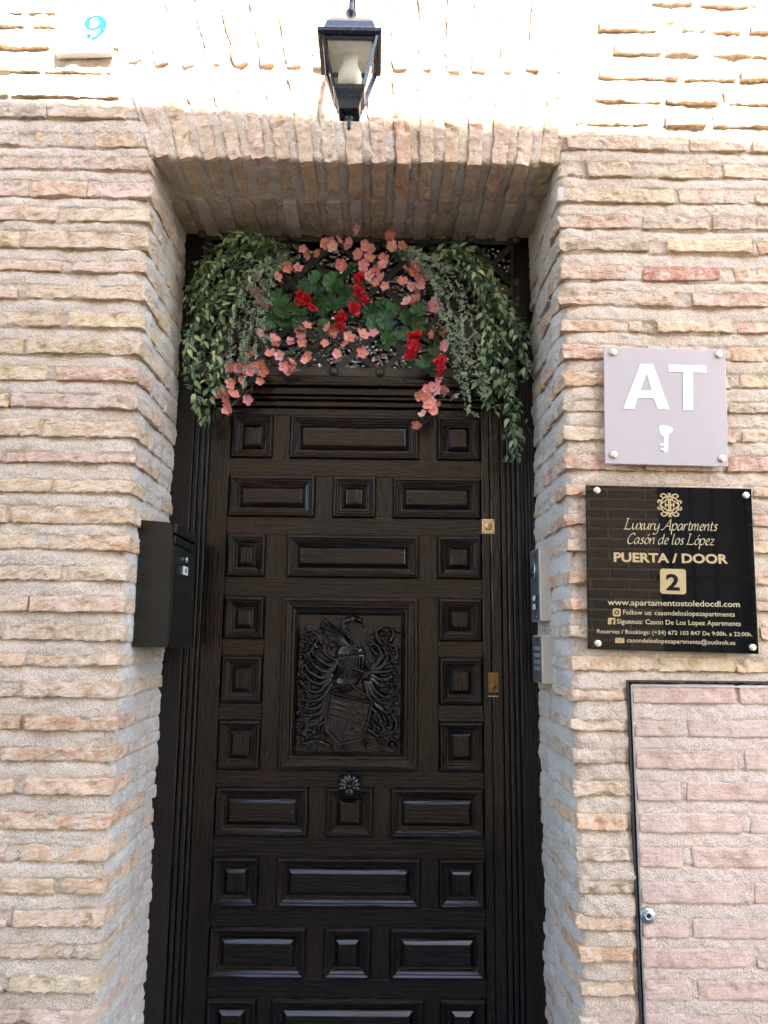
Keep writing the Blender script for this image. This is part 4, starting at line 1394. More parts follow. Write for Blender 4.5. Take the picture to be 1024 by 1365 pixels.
screws([(817.4, 469.6), (958.1, 472.6), (818, 606.2), (962.6, 611.5)], YS - 0.001, at, M['screw'])

# ================================================================== BLACK PLAQUE
YQ = -0.022
pl = thing('apartment_plaque', 'glossy black plaque with gold lettering and a boxed number 2', 'plaque', P(895, 870, YQ))
slab_px([(781, 646), (1002, 651), (1012, 872), (784, 865)], YQ, 0.006, M['plaque'], pl, 'plate')
yq = YQ - 0.0007
script_px('Luxury Apartments', (833, 705.5), (957, 707.5), 7, yq, M['gold_pale'], pl, 'script_line')
script_px('Casón de los López', (836, 724.5), (953, 726.6), 7, yq, M['gold_pale'], pl, 'script_line')
text_px('PUERTA / DOOR', (818.4, 748.4), (971, 751), 12.3, yq, M['gold'], pl, 'printed_line', 0.035, 1.0)
poly_px([(882, 758), (912, 758.6), (914.5, 761), (914.8, 790), (912.5, 792.3), (883, 791.5), (880.3, 789), (880, 760.5)], yq, M['gold'], pl, 'number_box')
text_px('2', (888.2, 786.0), (906.4, 786.6), 21.5, yq - 0.0006, M['ink_black'], pl, 'number', 0.03)
text_px('www.apartamentostoledocdl.com', (810.2, 806.3), (986.4, 809.2), 8.0, yq, M['gold_pale'], pl, 'printed_line', 0.010)
text_px('Follow us: casondeloslopezapartments', (830.8, 819.0), (979.7, 822.0), 6.6, yq, M['gold_pale'], pl, 'printed_line', 0.006)
text_px('Síguenos: Cason De Los Lopez Apartments', (822.6, 831.2), (987.6, 834.4), 6.6, yq, M['gold_pale'], pl, 'printed_line', 0.006)
text_px('Reservas / Bookings: (+34) 672 103 847 De 9:00h. a 22:00h.', (796, 844), (1003, 848.2), 5.6, yq, M['gold_pale'], pl, 'printed_line', 0.006)
text_px('casondeloslopezapartments@outlook.es', (835.8, 856), (980.4, 859.6), 6.0, yq, M['gold_pale'], pl, 'printed_line', 0.006)
ic = poly_px([(818.5, 811), (826, 811.2), (827.6, 812.5), (827.6, 820.3), (826, 821.8), (818.5, 821.6), (817, 820), (817, 812.5)], yq, M['gold'], pl, 'camera_icon')
cc = [(822.3 + 3.2 * math.cos(a), 816.4 + 3.2 * math.sin(a)) for a in np.linspace(0, 2 * math.pi, 16, endpoint=False)]
lens = poly_px(cc, yq - 0.0003, M['ink_black'], ic, 'icon_ring', 0.0002)
cc = [(822.3 + 1.7 * math.cos(a), 816.4 + 1.7 * math.sin(a)) for a in np.linspace(0, 2 * math.pi, 12, endpoint=False)]
poly_px(cc, yq - 0.0006, M['gold'], ic, 'icon_dot', 0.0002)
ic = poly_px([(811, 823.6), (820, 823.8), (820.4, 824.5), (820.2, 832.3), (811, 832.1), (810.4, 831.5)], yq, M['gold'], pl, 'letter_icon')
text_px('f', (814.8, 832.2), (819.3, 832.3), 7.0, yq - 0.0004, M['ink_black'], ic, 'icon_letter', 0.03)
ic = poly_px([(820.2, 850.2), (832.3, 850.4), (832.3, 857.2), (820.2, 857)], yq, M['gold'], pl, 'envelope_icon')
mbx = MB()
fa = (P(820.2, 850.2, yq - 0.0003),)
for k, (p_, q_) in enumerate([((820.6, 850.9), (826.2, 854.4)), ((826.2, 854.4), (831.9, 851.1))]):
    a_, c_ = P(*p_, yq - 0.0003 - k * 0.0001), P(*q_, yq - 0.0003 - k * 0.0001)
    mbx.tube([a_, c_], 0.0004, 4)
mbx.build('envelope_flap', M['ink_black'], ic)
# interlaced monogram
em = MB()
e0, e1 = P(892.8, 673.2, yq), P(908.8, 673.6, yq)
EX, EZ = local_frame(e0, e1)
es = (e1 - e0).length
arcs = []
def arc(cx, cy, rx, ry, a0, a1, n=14):
    return [(cx + rx * math.cos(R(a)), cy + ry * math.sin(R(a))) for a in np.linspace(a0, a1, n)]
arcs += [arc(-.12, 0, .62, .72, 48, 312), arc(.12, 0, .62, .72, 132, -132)]
arcs += [[(-.82, 0), (-.45, .28), (0, .50), (.45, .28), (.82, 0)], [(-.82, 0), (-.45, -.28), (0, -.50), (.45, -.28), (.82, 0)]]
arcs += [[(-.07, .5), (-.07, -.5)], [(.07, .5), (.07, -.5)], [(-.35, .0), (-.07, .0)], [(.35, .0), (.07, .0)], [(-.3, .2), (-.36, 0), (-.3, -.2)], [(.3, .2), (.36, 0), (.3, -.2)]]
for s in (-1, 1):
    for t in (-1, 1):
        arcs.append([(s * .10, t * .62), (s * .30, t * .86), (s * .58, t * .92), (s * .74, t * .74), (s * .56, t * .66)])
        arcs.append([(s * .70, t * .28), (s * .88, t * .40), (s * .98, t * .24), (s * .88, t * .16)])
        arcs.append([(s * .05, t * .72), (s * .0, t * .9), (s * -.14, t * .98)])
for k, a_ in enumerate(arcs):
    c = catmull(a_, 4)
    vs_ = []
    for i, p in enumerate(c):
        d = c[min(i + 1, len(c) - 1)] - c[max(i - 1, 0)]
        an = math.atan2(d[1], d[0])
        for s in (1, -1):
            q = e0 + EX * ((p[0] - s * math.sin(an) * 0.055) * es) + EZ * ((p[1] + s * math.cos(an) * 0.055) * es)
            vs_.append((q.x, q.y - k * 0.00001, q.z))
    em.add(vs_, [(2 * i, 2 * i + 1, 2 * i + 3, 2 * i + 2) for i in range(len(c) - 1)])
em.build('monogram', M['gold'], pl)
screws([(795.6, 653.9), (994, 660.3), (796.8, 857.6), (1003, 863)], YQ - 0.001, pl, M['screw'], 0.0085)

# ================================================================== HOUSE NUMBER TILE
tl_ = thing('house_number_tile', 'white glazed tile with a blue number 9', 'tile', P(110, 74, -0.02))
slab_px([(73, 6), (148, 3), (148, 69), (73, 71)], -0.026, 0.024, M['tile'], tl_, 'tile_body', 0.003)
for q in ([(75, 8.5), (146, 5.6), (146, 7.2), (75, 10.2)], [(75, 66.5), (146, 64.6), (146, 66.4), (75, 68.4)], [(75, 10.4), (77, 10.3), (77, 66.2), (75, 66.3)], [(144, 7.5), (146, 7.4), (146, 64.4), (144, 64.5)]):
    poly_px(q, -0.0268, M['tile_border'], tl_, 'border_line', 0.0004)
a = P(112, 52, -0.0275)
bx2 = P(137, 51.6, -0.0275)
X, Z = local_frame(a, bx2)
sc = (bx2 - a).length
mb = MB()
ribbon([(.94, 1.05), (.72, 1.36), (.35, 1.32), (.12, 1.02), (.22, .70), (.55, .62), (.88, .86), (.98, 1.12)], 0.30, 0.10, R(0), mb, (a, X, Z, sc), 0.0)
ribbon([(.82, 1.28), (1.0, 1.0), (.98, .55), (.70, .15), (.40, .02)], 0.36, 0.15, R(20), mb, (a, X, Z, sc), 0.0002)
ribbon([(.30, .08), (.24, .2), (.34, .28)], 0.26, 0.22, R(0), mb, (a, X, Z, sc), 0.0004)
mb.build('number', M['tile_blue'], tl_)

# ================================================================== WALL LANTERN
LY = -0.20
def zl(y, Y):
    return P(468, y, Y).z
LX = P(467, 80, LY).x
z_rim = zl(46, LY - 0.07)
z_gb = zl(115, LY - 0.035)
z_cup = zl(146, LY - 0.02)
z_tip = zl(174, LY)
lan = thing('wall_lantern', 'dark hanging wall lantern with frosted bulb above the arch', 'lantern', (LX, LY, z_tip))
def ring4(w_, z):
    return [(LX - w_, LY - w_, z), (LX + w_, LY - w_, z), (LX + w_, LY + w_, z), (LX - w_, LY + w_, z)]
def loft4(levels, name, m, parent, cap=True):
    vs_, fs = [], []
    for w_, z in levels:
        vs_ += ring4(w_, z)
    for i in range(len(levels) - 1):
        for k in range(4):
            fs.append((i * 4 + k, i * 4 + (k + 1) % 4, i * 4 + 4 + (k + 1) % 4, i * 4 + 4 + k))
    if cap:
        fs.append((3, 2, 1, 0))
        n_ = (len(levels) - 1) * 4
        fs.append((n_, n_ + 1, n_ + 2, n_ + 3))
    return MB().add(vs_, fs).build(name, m, parent)
WT, WB = 0.067, 0.037
loft4([(WT + 0.004, z_rim), (WT + 0.012, z_rim + 0.004), (WT + 0.012, z_rim + 0.013), (WT + 0.002, z_rim + 0.017), (WT - 0.004, z_rim + 0.030), (WT - 0.009, z_rim + 0.050), (WT - 0.018, z_rim + 0.066),
       (WT - 0.034, z_rim + 0.078), (0.014, z_rim + 0.084)], 'roof', M['lamp_metal'], lan)
MB().box(LX - WT + 0.012, LX + WT - 0.012, LY - WT + 0.012, LY + WT - 0.012, z_rim - 0.006, z_rim - 0.001, 0.001).build('added_bright_plate', M['added_bright_plate'], lan)  # pale plate added under the roof to brighten the lantern's inside
for sx in (-1, 1):
    for sy in (-1, 1):
        MB().tube([(LX + sx * WT, LY + sy * WT, z_rim + 0.002), (LX + sx * WB, LY + sy * WB, z_gb)], 0.0048, 4).build('corner_bar', M['lamp_metal'], lan)
for k, (sx, sy) in enumerate(((0, -1), (1, 0), (0, 1), (-1, 0))):
    t_, b_ = WT - 0.003, WB - 0.003
    if sx == 0:
        vs_ = [(LX - t_, LY + sy * t_, z_rim), (LX + t_, LY + sy * t_, z_rim), (LX + b_, LY + sy * b_, z_gb), (LX - b_, LY + sy * b_, z_gb)]
    else:
        vs_ = [(LX + sx * t_, LY - t_, z_rim), (LX + sx * t_, LY + t_, z_rim), (LX + sx * b_, LY + b_, z_gb), (LX + sx * b_, LY - b_, z_gb)]
    mesh_obj('glass_pane', vs_, [(0, 1, 2, 3)], M['lamp_glass'], lan)
    # rails holding the pane at top and bottom
    MB().tube([Vector(vs_[0]) + Vector((0, 0, -0.004)), Vector(vs_[1]) + Vector((0, 0, -0.004))], 0.0048, 4).build('pane_rail', M['lamp_metal'], lan)
    MB().tube([Vector(vs_[3]), Vector(vs_[2])], 0.0052, 4).build('pane_rail', M['lamp_metal'], lan)
loft4([(WB + 0.003, z_gb + 0.003), (WB + 0.001, z_gb - 0.008), (WB - 0.006, z_gb - 0.020), (WB - 0.004, z_gb - 0.024), (WB - 0.008, z_gb - 0.032), (WB - 0.012, z_cup)], 'base_cup', M['lamp_metal'], lan)
hz_ = z_cup - z_tip
MB().lathe([(0.001, z_tip), (0.0055, z_tip + 0.12 * hz_), (0.0062, z_tip + 0.45 * hz_), (0.004, z_tip + 0.62 * hz_), (0.0105, z_tip + 0.70 * hz_), (0.0115, z_tip + 0.80 * hz_), (0.005, z_tip + 0.88 * hz_), (0.009, z_tip + 1.0 * hz_)],
           (LX, LY, 0), 'Z', 14).build('drop_finial', M['lamp_metal'], lan, True)
zt_ = z_rim + 0.080
MB().lathe([(0.013, zt_), (0.008, zt_ + 0.006), (0.0075, zt_ + 0.03), (0.014, zt_ + 0.036), (0.014, zt_ + 0.046), (0.007, zt_ + 0.056), (0.006, zt_ + 0.085), (0.012, zt_ + 0.092), (0.011, zt_ + 0.102), (0.005, zt_ + 0.11)],
           (LX, LY, 0), 'Z', 14).build('hanger', M['lamp_metal'], lan, True)
zb0 = z_gb + 0.012
hb = z_rim - zb0
bulb = MB().lathe([(0.004, zb0), (0.018, zb0 + 0.04 * hb), (0.0275, zb0 + 0.18 * hb), (0.031, zb0 + 0.34 * hb), (0.0285, zb0 + 0.50 * hb), (0.022, zb0 + 0.64 * hb), (0.0185, zb0 + 0.74 * hb), (0.018, zb0 + 0.80 * hb)],
                  (LX, LY, 0), 'Z', 28).build('bulb', M['bulb'], lan, True)
MB().lathe([(0.0185, zb0 + 0.795 * hb), (0.0195, zb0 + 0.82 * hb), (0.0195, zb0 + 1.1 * hb), (0.012, zb0 + 1.12 * hb)], (LX, LY, 0), 'Z', 20).build('socket', M['white_plastic'], bulb, True)
za_ = zt_ + 0.11
arm = [(LX, LY, za_ - 0.004), (LX, LY - 0.004, za_ + 0.03), (LX, LY + 0.02, za_ + 0.075), (LX, LY + 0.08, za_ + 0.10), (LX, LY + 0.14, za_ + 0.08), (LX, -0.012, za_ + 0.02)]
MB().tube([tuple(q) for q in catmull(arm, 8)], 0.007, 10).build('bracket_arm', M['lamp_metal'], lan, True)
MB().box(LX - 0.03, LX + 0.03, -0.016, 0.012, za_ - 0.05, za_ + 0.08, 0.004).build('wall_plate', M['lamp_metal'], lan)

# ================================================================== MAILBOX (on the left reveal)
my0, my1 = 0.088, 0.345
mx0, mx1 = XL + 0.002, XL + 0.092
mz0, mz1 = P(200, 863, my0).z, P(205, 696, my0).z
mail = thing('mailbox', 'black metal mailbox fixed to the left brick reveal beside the door', 'mailbox', (mx0, (my0 + my1) / 2, mz0))
bm_ = MB()
sl = 0.022
prof = [(mx0, mz0), (mx1, mz0), (mx1, mz1 - 0.055), (mx1 - 0.004, mz1 - 0.012), (mx1 - 0.012, mz1), (mx0, mz1 + 0.006)]
vs_ = [(x, my0, z) for x, z in prof] + [(x, my1, z) for x, z in prof]
n_ = len(prof)
fs = [tuple(range(n_)), tuple(range(2 * n_ - 1, n_ - 1, -1))] + [(i, i + n_, (i + 1) % n_ + n_, (i + 1) % n_) for i in range(n_)]
bm_.add(vs_, fs).build('body', M['black_metal'], mail)
MB().box(mx1 - 0.002, mx1 + 0.010, my0 + 0.002, my1 + 0.004, mz1 - 0.030, mz1 - 0.004, 0.003).build('hood', M['black_metal'], mail)
flap = MB().box(mx1 - 0.001, mx1 + 0.006, my0 + 0.006, my1 - 0.004, mz1 - 0.056, mz1 - 0.034, 0.002).build('slot_flap', M['black_metal'], mail)
dr = MB().box(mx1 - 0.001, mx1 + 0.004, my0 + 0.004, my1 - 0.003, mz0 + 0.008, mz1 - 0.060, 0.0015).build('front_door', M['black_metal'], mail)
for z0_, z1_ in ((mz0 + 0.03, mz0 + 0.034), (mz0 + 0.118, mz0 + 0.122), (mz0 + 0.19, mz0 + 0.194)):
    MB().box(mx1 + 0.0035, mx1 + 0.0065, my0 + 0.014, my1 - 0.02, z0_, z1_, 0.001).build('pressed_rib', M['black_metal'], dr)
MB().lathe([(0.009, 0.0), (0.009, 0.006), (0.007, 0.008)], (mx1 + 0.004, 0.215, mz1 - 0.088), 'X', 16).build('key_lock', M['steel'], mail, True)
lb = MB().box(mx1 + 0.004, mx1 + 0.007, 0.195, 0.243, mz1 - 0.130, mz1 - 0.106, 0.001).build('name_card', M['white_plastic'], mail)
MB().box(mx1 + 0.007, mx1 + 0.0076, 0.207, 0.228, mz1 - 0.124, mz1 - 0.112).build('card_print', M['panel_silver'], lb)

# ================================================================== DOOR ENTRY PANELS (right reveal)
def entry(name, label, cat, ya, yb, y_top, y_bot):
    px_ = 727
    z1_, z0_ = P(px_, y_top, ya).z, P(px_, y_bot, ya).z
    root = thing(name, label, cat, (XR, (ya + yb) / 2, z0_))
    xe = XR - 0.006
    MB().box(xe - 0.022, xe + 0.012, ya, yb, z0_, z1_, 0.003).build('housing', M['panel_edge'], root)
    MB().box(xe - 0.0245, xe - 0.0205, ya + 0.004, yb - 0.004, z0_ + 0.004, z1_ - 0.004, 0.001).build('face_plate', M['panel_silver'], root)
    return root, xe - 0.0245, z0_, z1_
ep, fx, z0_, z1_ = entry('video_intercom', 'grey video intercom panel with camera lens on the right reveal', 'intercom', 0.222, 0.345, 729, 828)
hgt = z1_ - z0_
MB().lathe([(0.030, 0.0), (0.030, -0.004), (0.026, -0.006), (0.018, -0.004)], (fx, 0.285, z1_ - 0.30 * hgt), 'X', 26).build('speaker_ring', M['steel'], ep, True)
MB().lathe([(0.017, -0.002), (0.015, -0.007), (0.006, -0.010)], (fx, 0.285, z1_ - 0.34 * hgt), 'X', 20).build('camera_lens', M['dark_plastic'], ep, True)
MB().box(fx - 0.002, fx + 0.001, 0.25, 0.262, z1_ - 0.11 * hgt, z1_ - 0.08 * hgt).build('sensor', M['dark_plastic'], ep)
for zz in (0.655, 0.775):
    for yy, mm in ((0.234, 'dark_plastic'), (0.272, 'white_plastic')):
        bt = MB().box(fx - 0.004, fx + 0.001, yy, yy + 0.022, z1_ - (zz + 0.06) * hgt, z1_ - (zz - 0.01) * hgt, 0.001).build('call_button', M[mm], ep)
MB().lathe([(0.003, 0.0), (0.003, -0.002)], (fx, 0.26, z0_ + 0.06 * hgt), 'X', 10).build('screw', M['steel'], ep)
ep, fx, z0_, z1_ = entry('keypad', 'grey numeric keypad below the intercom on the right reveal', 'keypad', 0.214, 0.335, 846.5, 912)
hgt = z1_ - z0_
for r_ in range(4):
    for c_ in range(3):
        MB().box(fx - 0.003, fx + 0.001, 0.232 + c_ * 0.026, 0.245 + c_ * 0.026, z1_ - (0.28 + r_ * 0.14) * hgt - 0.005, z1_ - (0.28 + r_ * 0.14) * hgt + 0.005, 0.001).build('key', M['steel'], ep)
MB().box(fx - 0.002, fx + 0.001, 0.245, 0.257, z1_ - 0.13 * hgt, z1_ - 0.07 * hgt).build('status_lamp', M['dark_plastic'], ep)

# ================================================================== SILK FLOWERS OVER THE DOOR
def np_mesh(name, v, f, m, smooth=True):
    me = bpy.data.meshes.new(name)
    me.from_pydata([tuple(q) for q in v], [], [tuple(q) for q in f])
    me.materials.append(m)
    if smooth:
        me.polygons.foreach_set('use_smooth', np.ones(len(me.polygons), bool))
    return me

def leaf_mesh(name, m, wid, fold, curve, n=6):
    """leaf of length 1 along +x, upper side +z"""
    v, f = [], []
    for i in range(n + 1):
        t = i / n
        w_ = wid * math.sin(math.pi * min(1, t * 0.96 + 0.03) ** 0.80) * (1 - 0.15 * t)
        z = -curve * t * t
        v += [(t, -w_, z + fold * w_), (t, 0, z), (t, w_, z + fold * w_)]
    for i in range(n):
        a = i * 3
        f += [(a, a + 3, a + 4, a + 1), (a + 1, a + 4, a + 5, a + 2)]
    return np_mesh(name, v, f, m)

LEAVES = [leaf_mesh('leaf', M['leaf'], 0.27, 0.35, 0.18), leaf_mesh('leaf', M['leaf'], 0.24, 0.5, 0.35), leaf_mesh('leaf', M['leaf_dark'], 0.28, 0.3, 0.1), leaf_mesh('leaf', M['leaf'], 0.21, 0.7, -0.25), leaf_mesh('leaf', M['leaf_pale'], 0.29, 0.2, 0.5), leaf_mesh('leaf', M['leaf_pale'], 0.23, 0.9, 0.2)]
SMALL = leaf_mesh('leaf', M['leaf_dark'], 0.25, 0.4, 0.25, 4)

def orient(loc, axis, normal, s):
    x = axis.normalized()
    z = (normal - x * normal.dot(x))
    z = z.normalized() if z.length > 1e-5 else x.orthogonal().normalized()
    y = z.cross(x)
    m_ = Matrix((x, y, z)).transposed().to_4x4()
    return Matrix.Translation(loc) @ m_ @ Matrix.Diagonal((s, s, s, 1))

def inst(name, me, mw, parent):
    o = bpy.data.objects.new(name, me)
    return link(o, parent, mw)

def rv(s):
    return Vector((random.gauss(0, s), random.gauss(0, s), random.gauss(0, s)))

def strand(pts, Ys, n):
    c = catmull([(p[0], p[1], y) for p, y in zip(pts, Ys)], 10)
    w_ = [P(q[0], q[1], q[2]) for q in c]
    d = [0]
    for a, b_ in zip(w_[:-1], w_[1:]):
        d.append(d[-1] + (b_ - a).length)
    out = []
    for t in np.linspace(0, d[-1], n):
        i = min(max(np.searchsorted(d, t) - 1, 0), len(w_) - 2)
        k = (t - d[i]) / max(d[i + 1] - d[i], 1e-6)
        out.append(w_[i].lerp(w_[i + 1], k))
    return out

def leafy(strands, label, anchor, per):
    root = thing('leafy_garland', label, 'garland', P(*anchor, 0.40), 'leafy green garlands over the door')
    stem = MB()
    cnt = 0
    for pts in strands:
        Ys = [0.395] + [random.uniform(0.20, 0.325) for _ in pts[1:-1]] + [random.uniform(0.26, 0.35)]
        line = strand(pts, Ys, per)
        stem.tube(line, [0.0016 * (1 - 0.6 * i / per) for i in range(per)], 5)
        for i in range(2, per):
            q = line[i]
            d = (line[min(i + 1, per - 1)] - line[i - 1]).normalized()
            side = d.cross(Vector((0, -1, 0))).normalized() * (1 if i % 2 else -1)
            for rep in range(2 if random.random() < 0.5 else 1):
                ax = (d * 0.75 + side * random.uniform(0.2, 0.9) * (1 if rep == 0 else -1) + Vector((0, random.uniform(-0.7, 0.15), -0.25)) + rv(0.15))
                nm = Vector((0, -0.75, 0.55)) + rv(0.35)
                tw = q + ax.normalized() * random.uniform(0.002, 0.016)
                s = random.uniform(0.018, 0.031) * (1.0 if i < per - 2 else 0.8)
                inst('leaf', random.choice(LEAVES), orient(tw, ax, nm, s), root)
                stem.tube([q, tw], 0.0007, 3)
                cnt += 1
    stem.build('stem', M['stem'], root)
    # smaller leaves deeper inside, too many to pick apart
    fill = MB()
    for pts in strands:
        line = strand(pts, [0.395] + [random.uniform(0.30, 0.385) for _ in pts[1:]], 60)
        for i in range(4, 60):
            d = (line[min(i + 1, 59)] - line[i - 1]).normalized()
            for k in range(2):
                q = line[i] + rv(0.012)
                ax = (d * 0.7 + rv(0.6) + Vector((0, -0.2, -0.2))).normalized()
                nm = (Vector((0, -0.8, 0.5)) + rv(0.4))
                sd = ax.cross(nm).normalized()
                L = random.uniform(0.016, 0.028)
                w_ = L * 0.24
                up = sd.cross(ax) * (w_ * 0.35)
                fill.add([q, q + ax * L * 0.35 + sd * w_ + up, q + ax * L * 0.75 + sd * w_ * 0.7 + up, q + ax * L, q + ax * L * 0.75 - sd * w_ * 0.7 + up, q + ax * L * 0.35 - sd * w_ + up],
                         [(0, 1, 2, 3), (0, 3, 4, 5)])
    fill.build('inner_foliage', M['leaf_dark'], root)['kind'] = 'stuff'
    return cnt

n1 = leafy([[(400, 337), (340, 330), (300, 345), (272, 390), (257, 450), (260, 520), (270, 560)],
       [(390, 332), (330, 316), (290, 335), (266, 365), (252, 400)],
       [(380, 342), (320, 350), (286, 400), (272, 470), (281, 530), (276, 555)],
       [(370, 345), (312, 372), (291, 430), (288, 490), (294, 522)],
       [(360, 350), (302, 372), (264, 430), (250, 470), (254, 500)],
       [(380, 345), (332, 368), (306, 420), (300, 470), (288, 510)],
       [(392, 334), (350, 322), (322, 312), (300, 320)],
       [(372, 338), (318, 336), (280, 360), (262, 400)]],
      'olive green leafy garland hanging at the left end of the transom', (395, 335), 25)
n2 = leafy([[(565, 345), (620, 345), (655, 375), (672, 430), (680, 500), (690, 560), (684, 600)],
       [(560, 340), (612, 335), (647, 352), (668, 390), (690, 440), (701, 490)],
       [(575, 350), (630, 365), (652, 420), (661, 480), (655, 530), (661, 545)],
       [(570, 345), (626, 350), (642, 400), (652, 460), (670, 520), (690, 580)],
       [(580, 340), (640, 376), (680, 420), (697, 470), (704, 500)],
       [(600, 350), (640, 392), (648, 450), (640, 500), (648, 535)],
       [(640, 420), (668, 450), (676, 500), (682, 560), (688, 603)],
       [(570, 342), (605, 332), (630, 340), (650, 360)]],
      'olive green leafy garland hanging lower, at the right end of the transom', (570, 345), 25)
print('leaves', n1, n2)

def sprigs(strands, label, anchor):
    root = thing('feathery_sprigs', label, 'greenery', P(*anchor, 0.40), 'feathery grey green sprigs')
    ne, bu, st = MB(), MB(), MB()
    for pts in strands:
        Ys = [0.395] + [random.uniform(0.26, 0.335) for _ in pts[1:]]
        line = strand(pts, Ys, 40)
        st.tube(line, 0.0010, 4)
        for i in range(3, 40):
            q = line[i]
            d = (line[min(i + 1, 39)] - line[i - 1]).normalized()
            twigs = [(q, d)]
            if i % 3 == 0:
                td = (d + rv(0.55) + Vector((0, -0.25, 0))).normalized()
                L = random.uniform(0.015, 0.038)
                for k in range(1, 7):
                    twigs.append((q + td * L * k / 6, td))
                st.tube([q, q + td * L], 0.0006, 3)
                if random.random() < 0.30:
                    e = q + td * L
                    for k in range(5):
                        c = e + td * (k * 0.0028) + rv(0.0015)
                        r_ = random.uniform(0.0012, 0.0021)
                        bu.add([c + Vector((r_, 0, 0)), c - Vector((r_, 0, 0)), c + Vector((0, r_, 0)), c - Vector((0, r_, 0)), c + Vector((0, 0, r_)), c - Vector((0, 0, r_))],
                               [(0, 2, 4), (2, 1, 4), (1, 3, 4), (3, 0, 4), (2, 0, 5), (1, 2, 5), (3, 1, 5), (0, 3, 5)])
            for (p, td) in twigs:
                for k in range(3):
                    nd = (td * 0.6 + rv(0.6)).normalized()
                    L = random.uniform(0.006, 0.013)
                    wv = nd.cross(Vector((random.gauss(0, .4), -1, random.gauss(0, .4)))).normalized() * 0.0012
                    ne.add([p - wv, p + wv, p + nd * L * 0.6 + wv * 1.2, p + nd * L, p + nd * L * 0.6 - wv * 1.2], [(0, 1, 2, 3, 4)])
    st.build('stem', M['stem'], root)
    ne.build('needles', M['sprig'], root)['kind'] = 'stuff'
    bu.build('buds', M['sprig_flower'], root)['kind'] = 'stuff'

def fan(a, tips, mids):
    return [[a, (m_[0] + random.uniform(-6, 6), m_[1] + random.uniform(-6, 6)), t] for m_, t in zip(mids, tips)]
sprigs([[(392, 342), (352, 356), (332, 400), (325, 450), (318, 492)], [(390, 342), (358, 372), (345, 420), (340, 470)], [(395, 342), (350, 350), (318, 390), (308, 440), (305, 480)],
        [(388, 345), (340, 372), (318, 430), (330, 480), (340, 498)], [(392, 345), (365, 365), (355, 405), (350, 448)], [(384, 345), (346, 382), (334, 440), (326, 505)],
        [(388, 340), (342, 360), (328, 380), (314, 412)], [(384, 348), (350, 392), (336, 432), (322, 470)]],
       'feathery grey green sprigs hanging inside the left leafy garland', (392, 342))
sprigs([[(522, 332), (560, 345), (590, 385), (605, 440), (612, 500), (622, 545)], [(525, 334), (570, 352), (600, 410), (618, 470), (636, 520)], [(520, 330), (565, 350), (585, 400), (600, 450), (606, 500)],
        [(522, 332), (575, 345), (612, 380), (630, 430), (628, 480)], [(524, 335), (568, 362), (590, 420), (612, 462), (646, 510)], [(520, 330), (560, 340), (592, 365), (612, 405), (618, 450)],
        [(526, 335), (580, 380), (610, 430), (622, 500), (626, 540)], [(522, 330), (555, 338), (580, 350), (600, 362)], [(524, 332), (572, 366), (598, 440), (618, 512), (612, 525)],
        [(530, 335), (590, 372), (622, 420), (640, 470), (640, 515)]],
       'feathery grey green sprigs trailing inside the right leafy garland', (522, 332))

# ---- five-petalled pink flowers
def flower_mesh(seed):
    rnd = random.Random(seed)
    v, f = [], []
    for k in range(5):
        a0 = 2 * math.pi * k / 5 + rnd.uniform(-0.12, 0.12)
        cup = rnd.uniform(0.12, 0.45)
        tw = rnd.uniform(-0.25, 0.25)
        L = rnd.uniform(0.0185, 0.0225)
        base = len(v)
        n, mm = 5, 4
        for i in range(n + 1):
            t = i / n
            hw = 0.0016 + 0.0078 * math.sin(math.pi * min(1, t * 0.84 + 0.03)) ** 1.3
            for j in range(mm + 1):
                s = j / mm * 2 - 1
                r_ = 0.0018 + L * t * (1 - 0.10 * (1 - abs(s)) * (t > 0.95))
                x, y = r_, s * hw
                z = cup * L * t * t + 0.0022 * s * s + tw * s * 0.006 * t + 0.0008 * math.sin(7 * s + 5 * t + k)
                v.append((x * math.cos(a0) - y * math.sin(a0), x * math.sin(a0) + y * math.cos(a0), z))
        for i in range(n):
            for j in range(mm):
                a = base + i * (mm + 1) + j
                f.append((a, a + mm + 1, a + mm + 2, a + 1))
    return np_mesh('flower', v, f, M['pink'])
FLOW = [flower_mesh(k) for k in range(6)]
_e = MB()
for k in range(9):
    a = k * 2.4
    r_ = 0.0011 * math.sqrt(k)
    _e.lathe([(0.0011, 0.0005), (0.0013, 0.0036), (0.0003, 0.0046)], (r_ * math.cos(a), r_ * math.sin(a), 0), 'Z', 6)
EYE = np_mesh('flower_eye', _e.v, _e.f, M['eye'])

def face(loc, d, s, spin):
    z = d.normalized()
    x = z.orthogonal().normalized()
    y = z.cross(x)
    return Matrix.Translation(loc) @ Matrix((x, y, z)).transposed().to_4x4() @ Matrix.Rotation(spin, 4, 'Z') @ Matrix.Diagonal((s, s, s, 1))

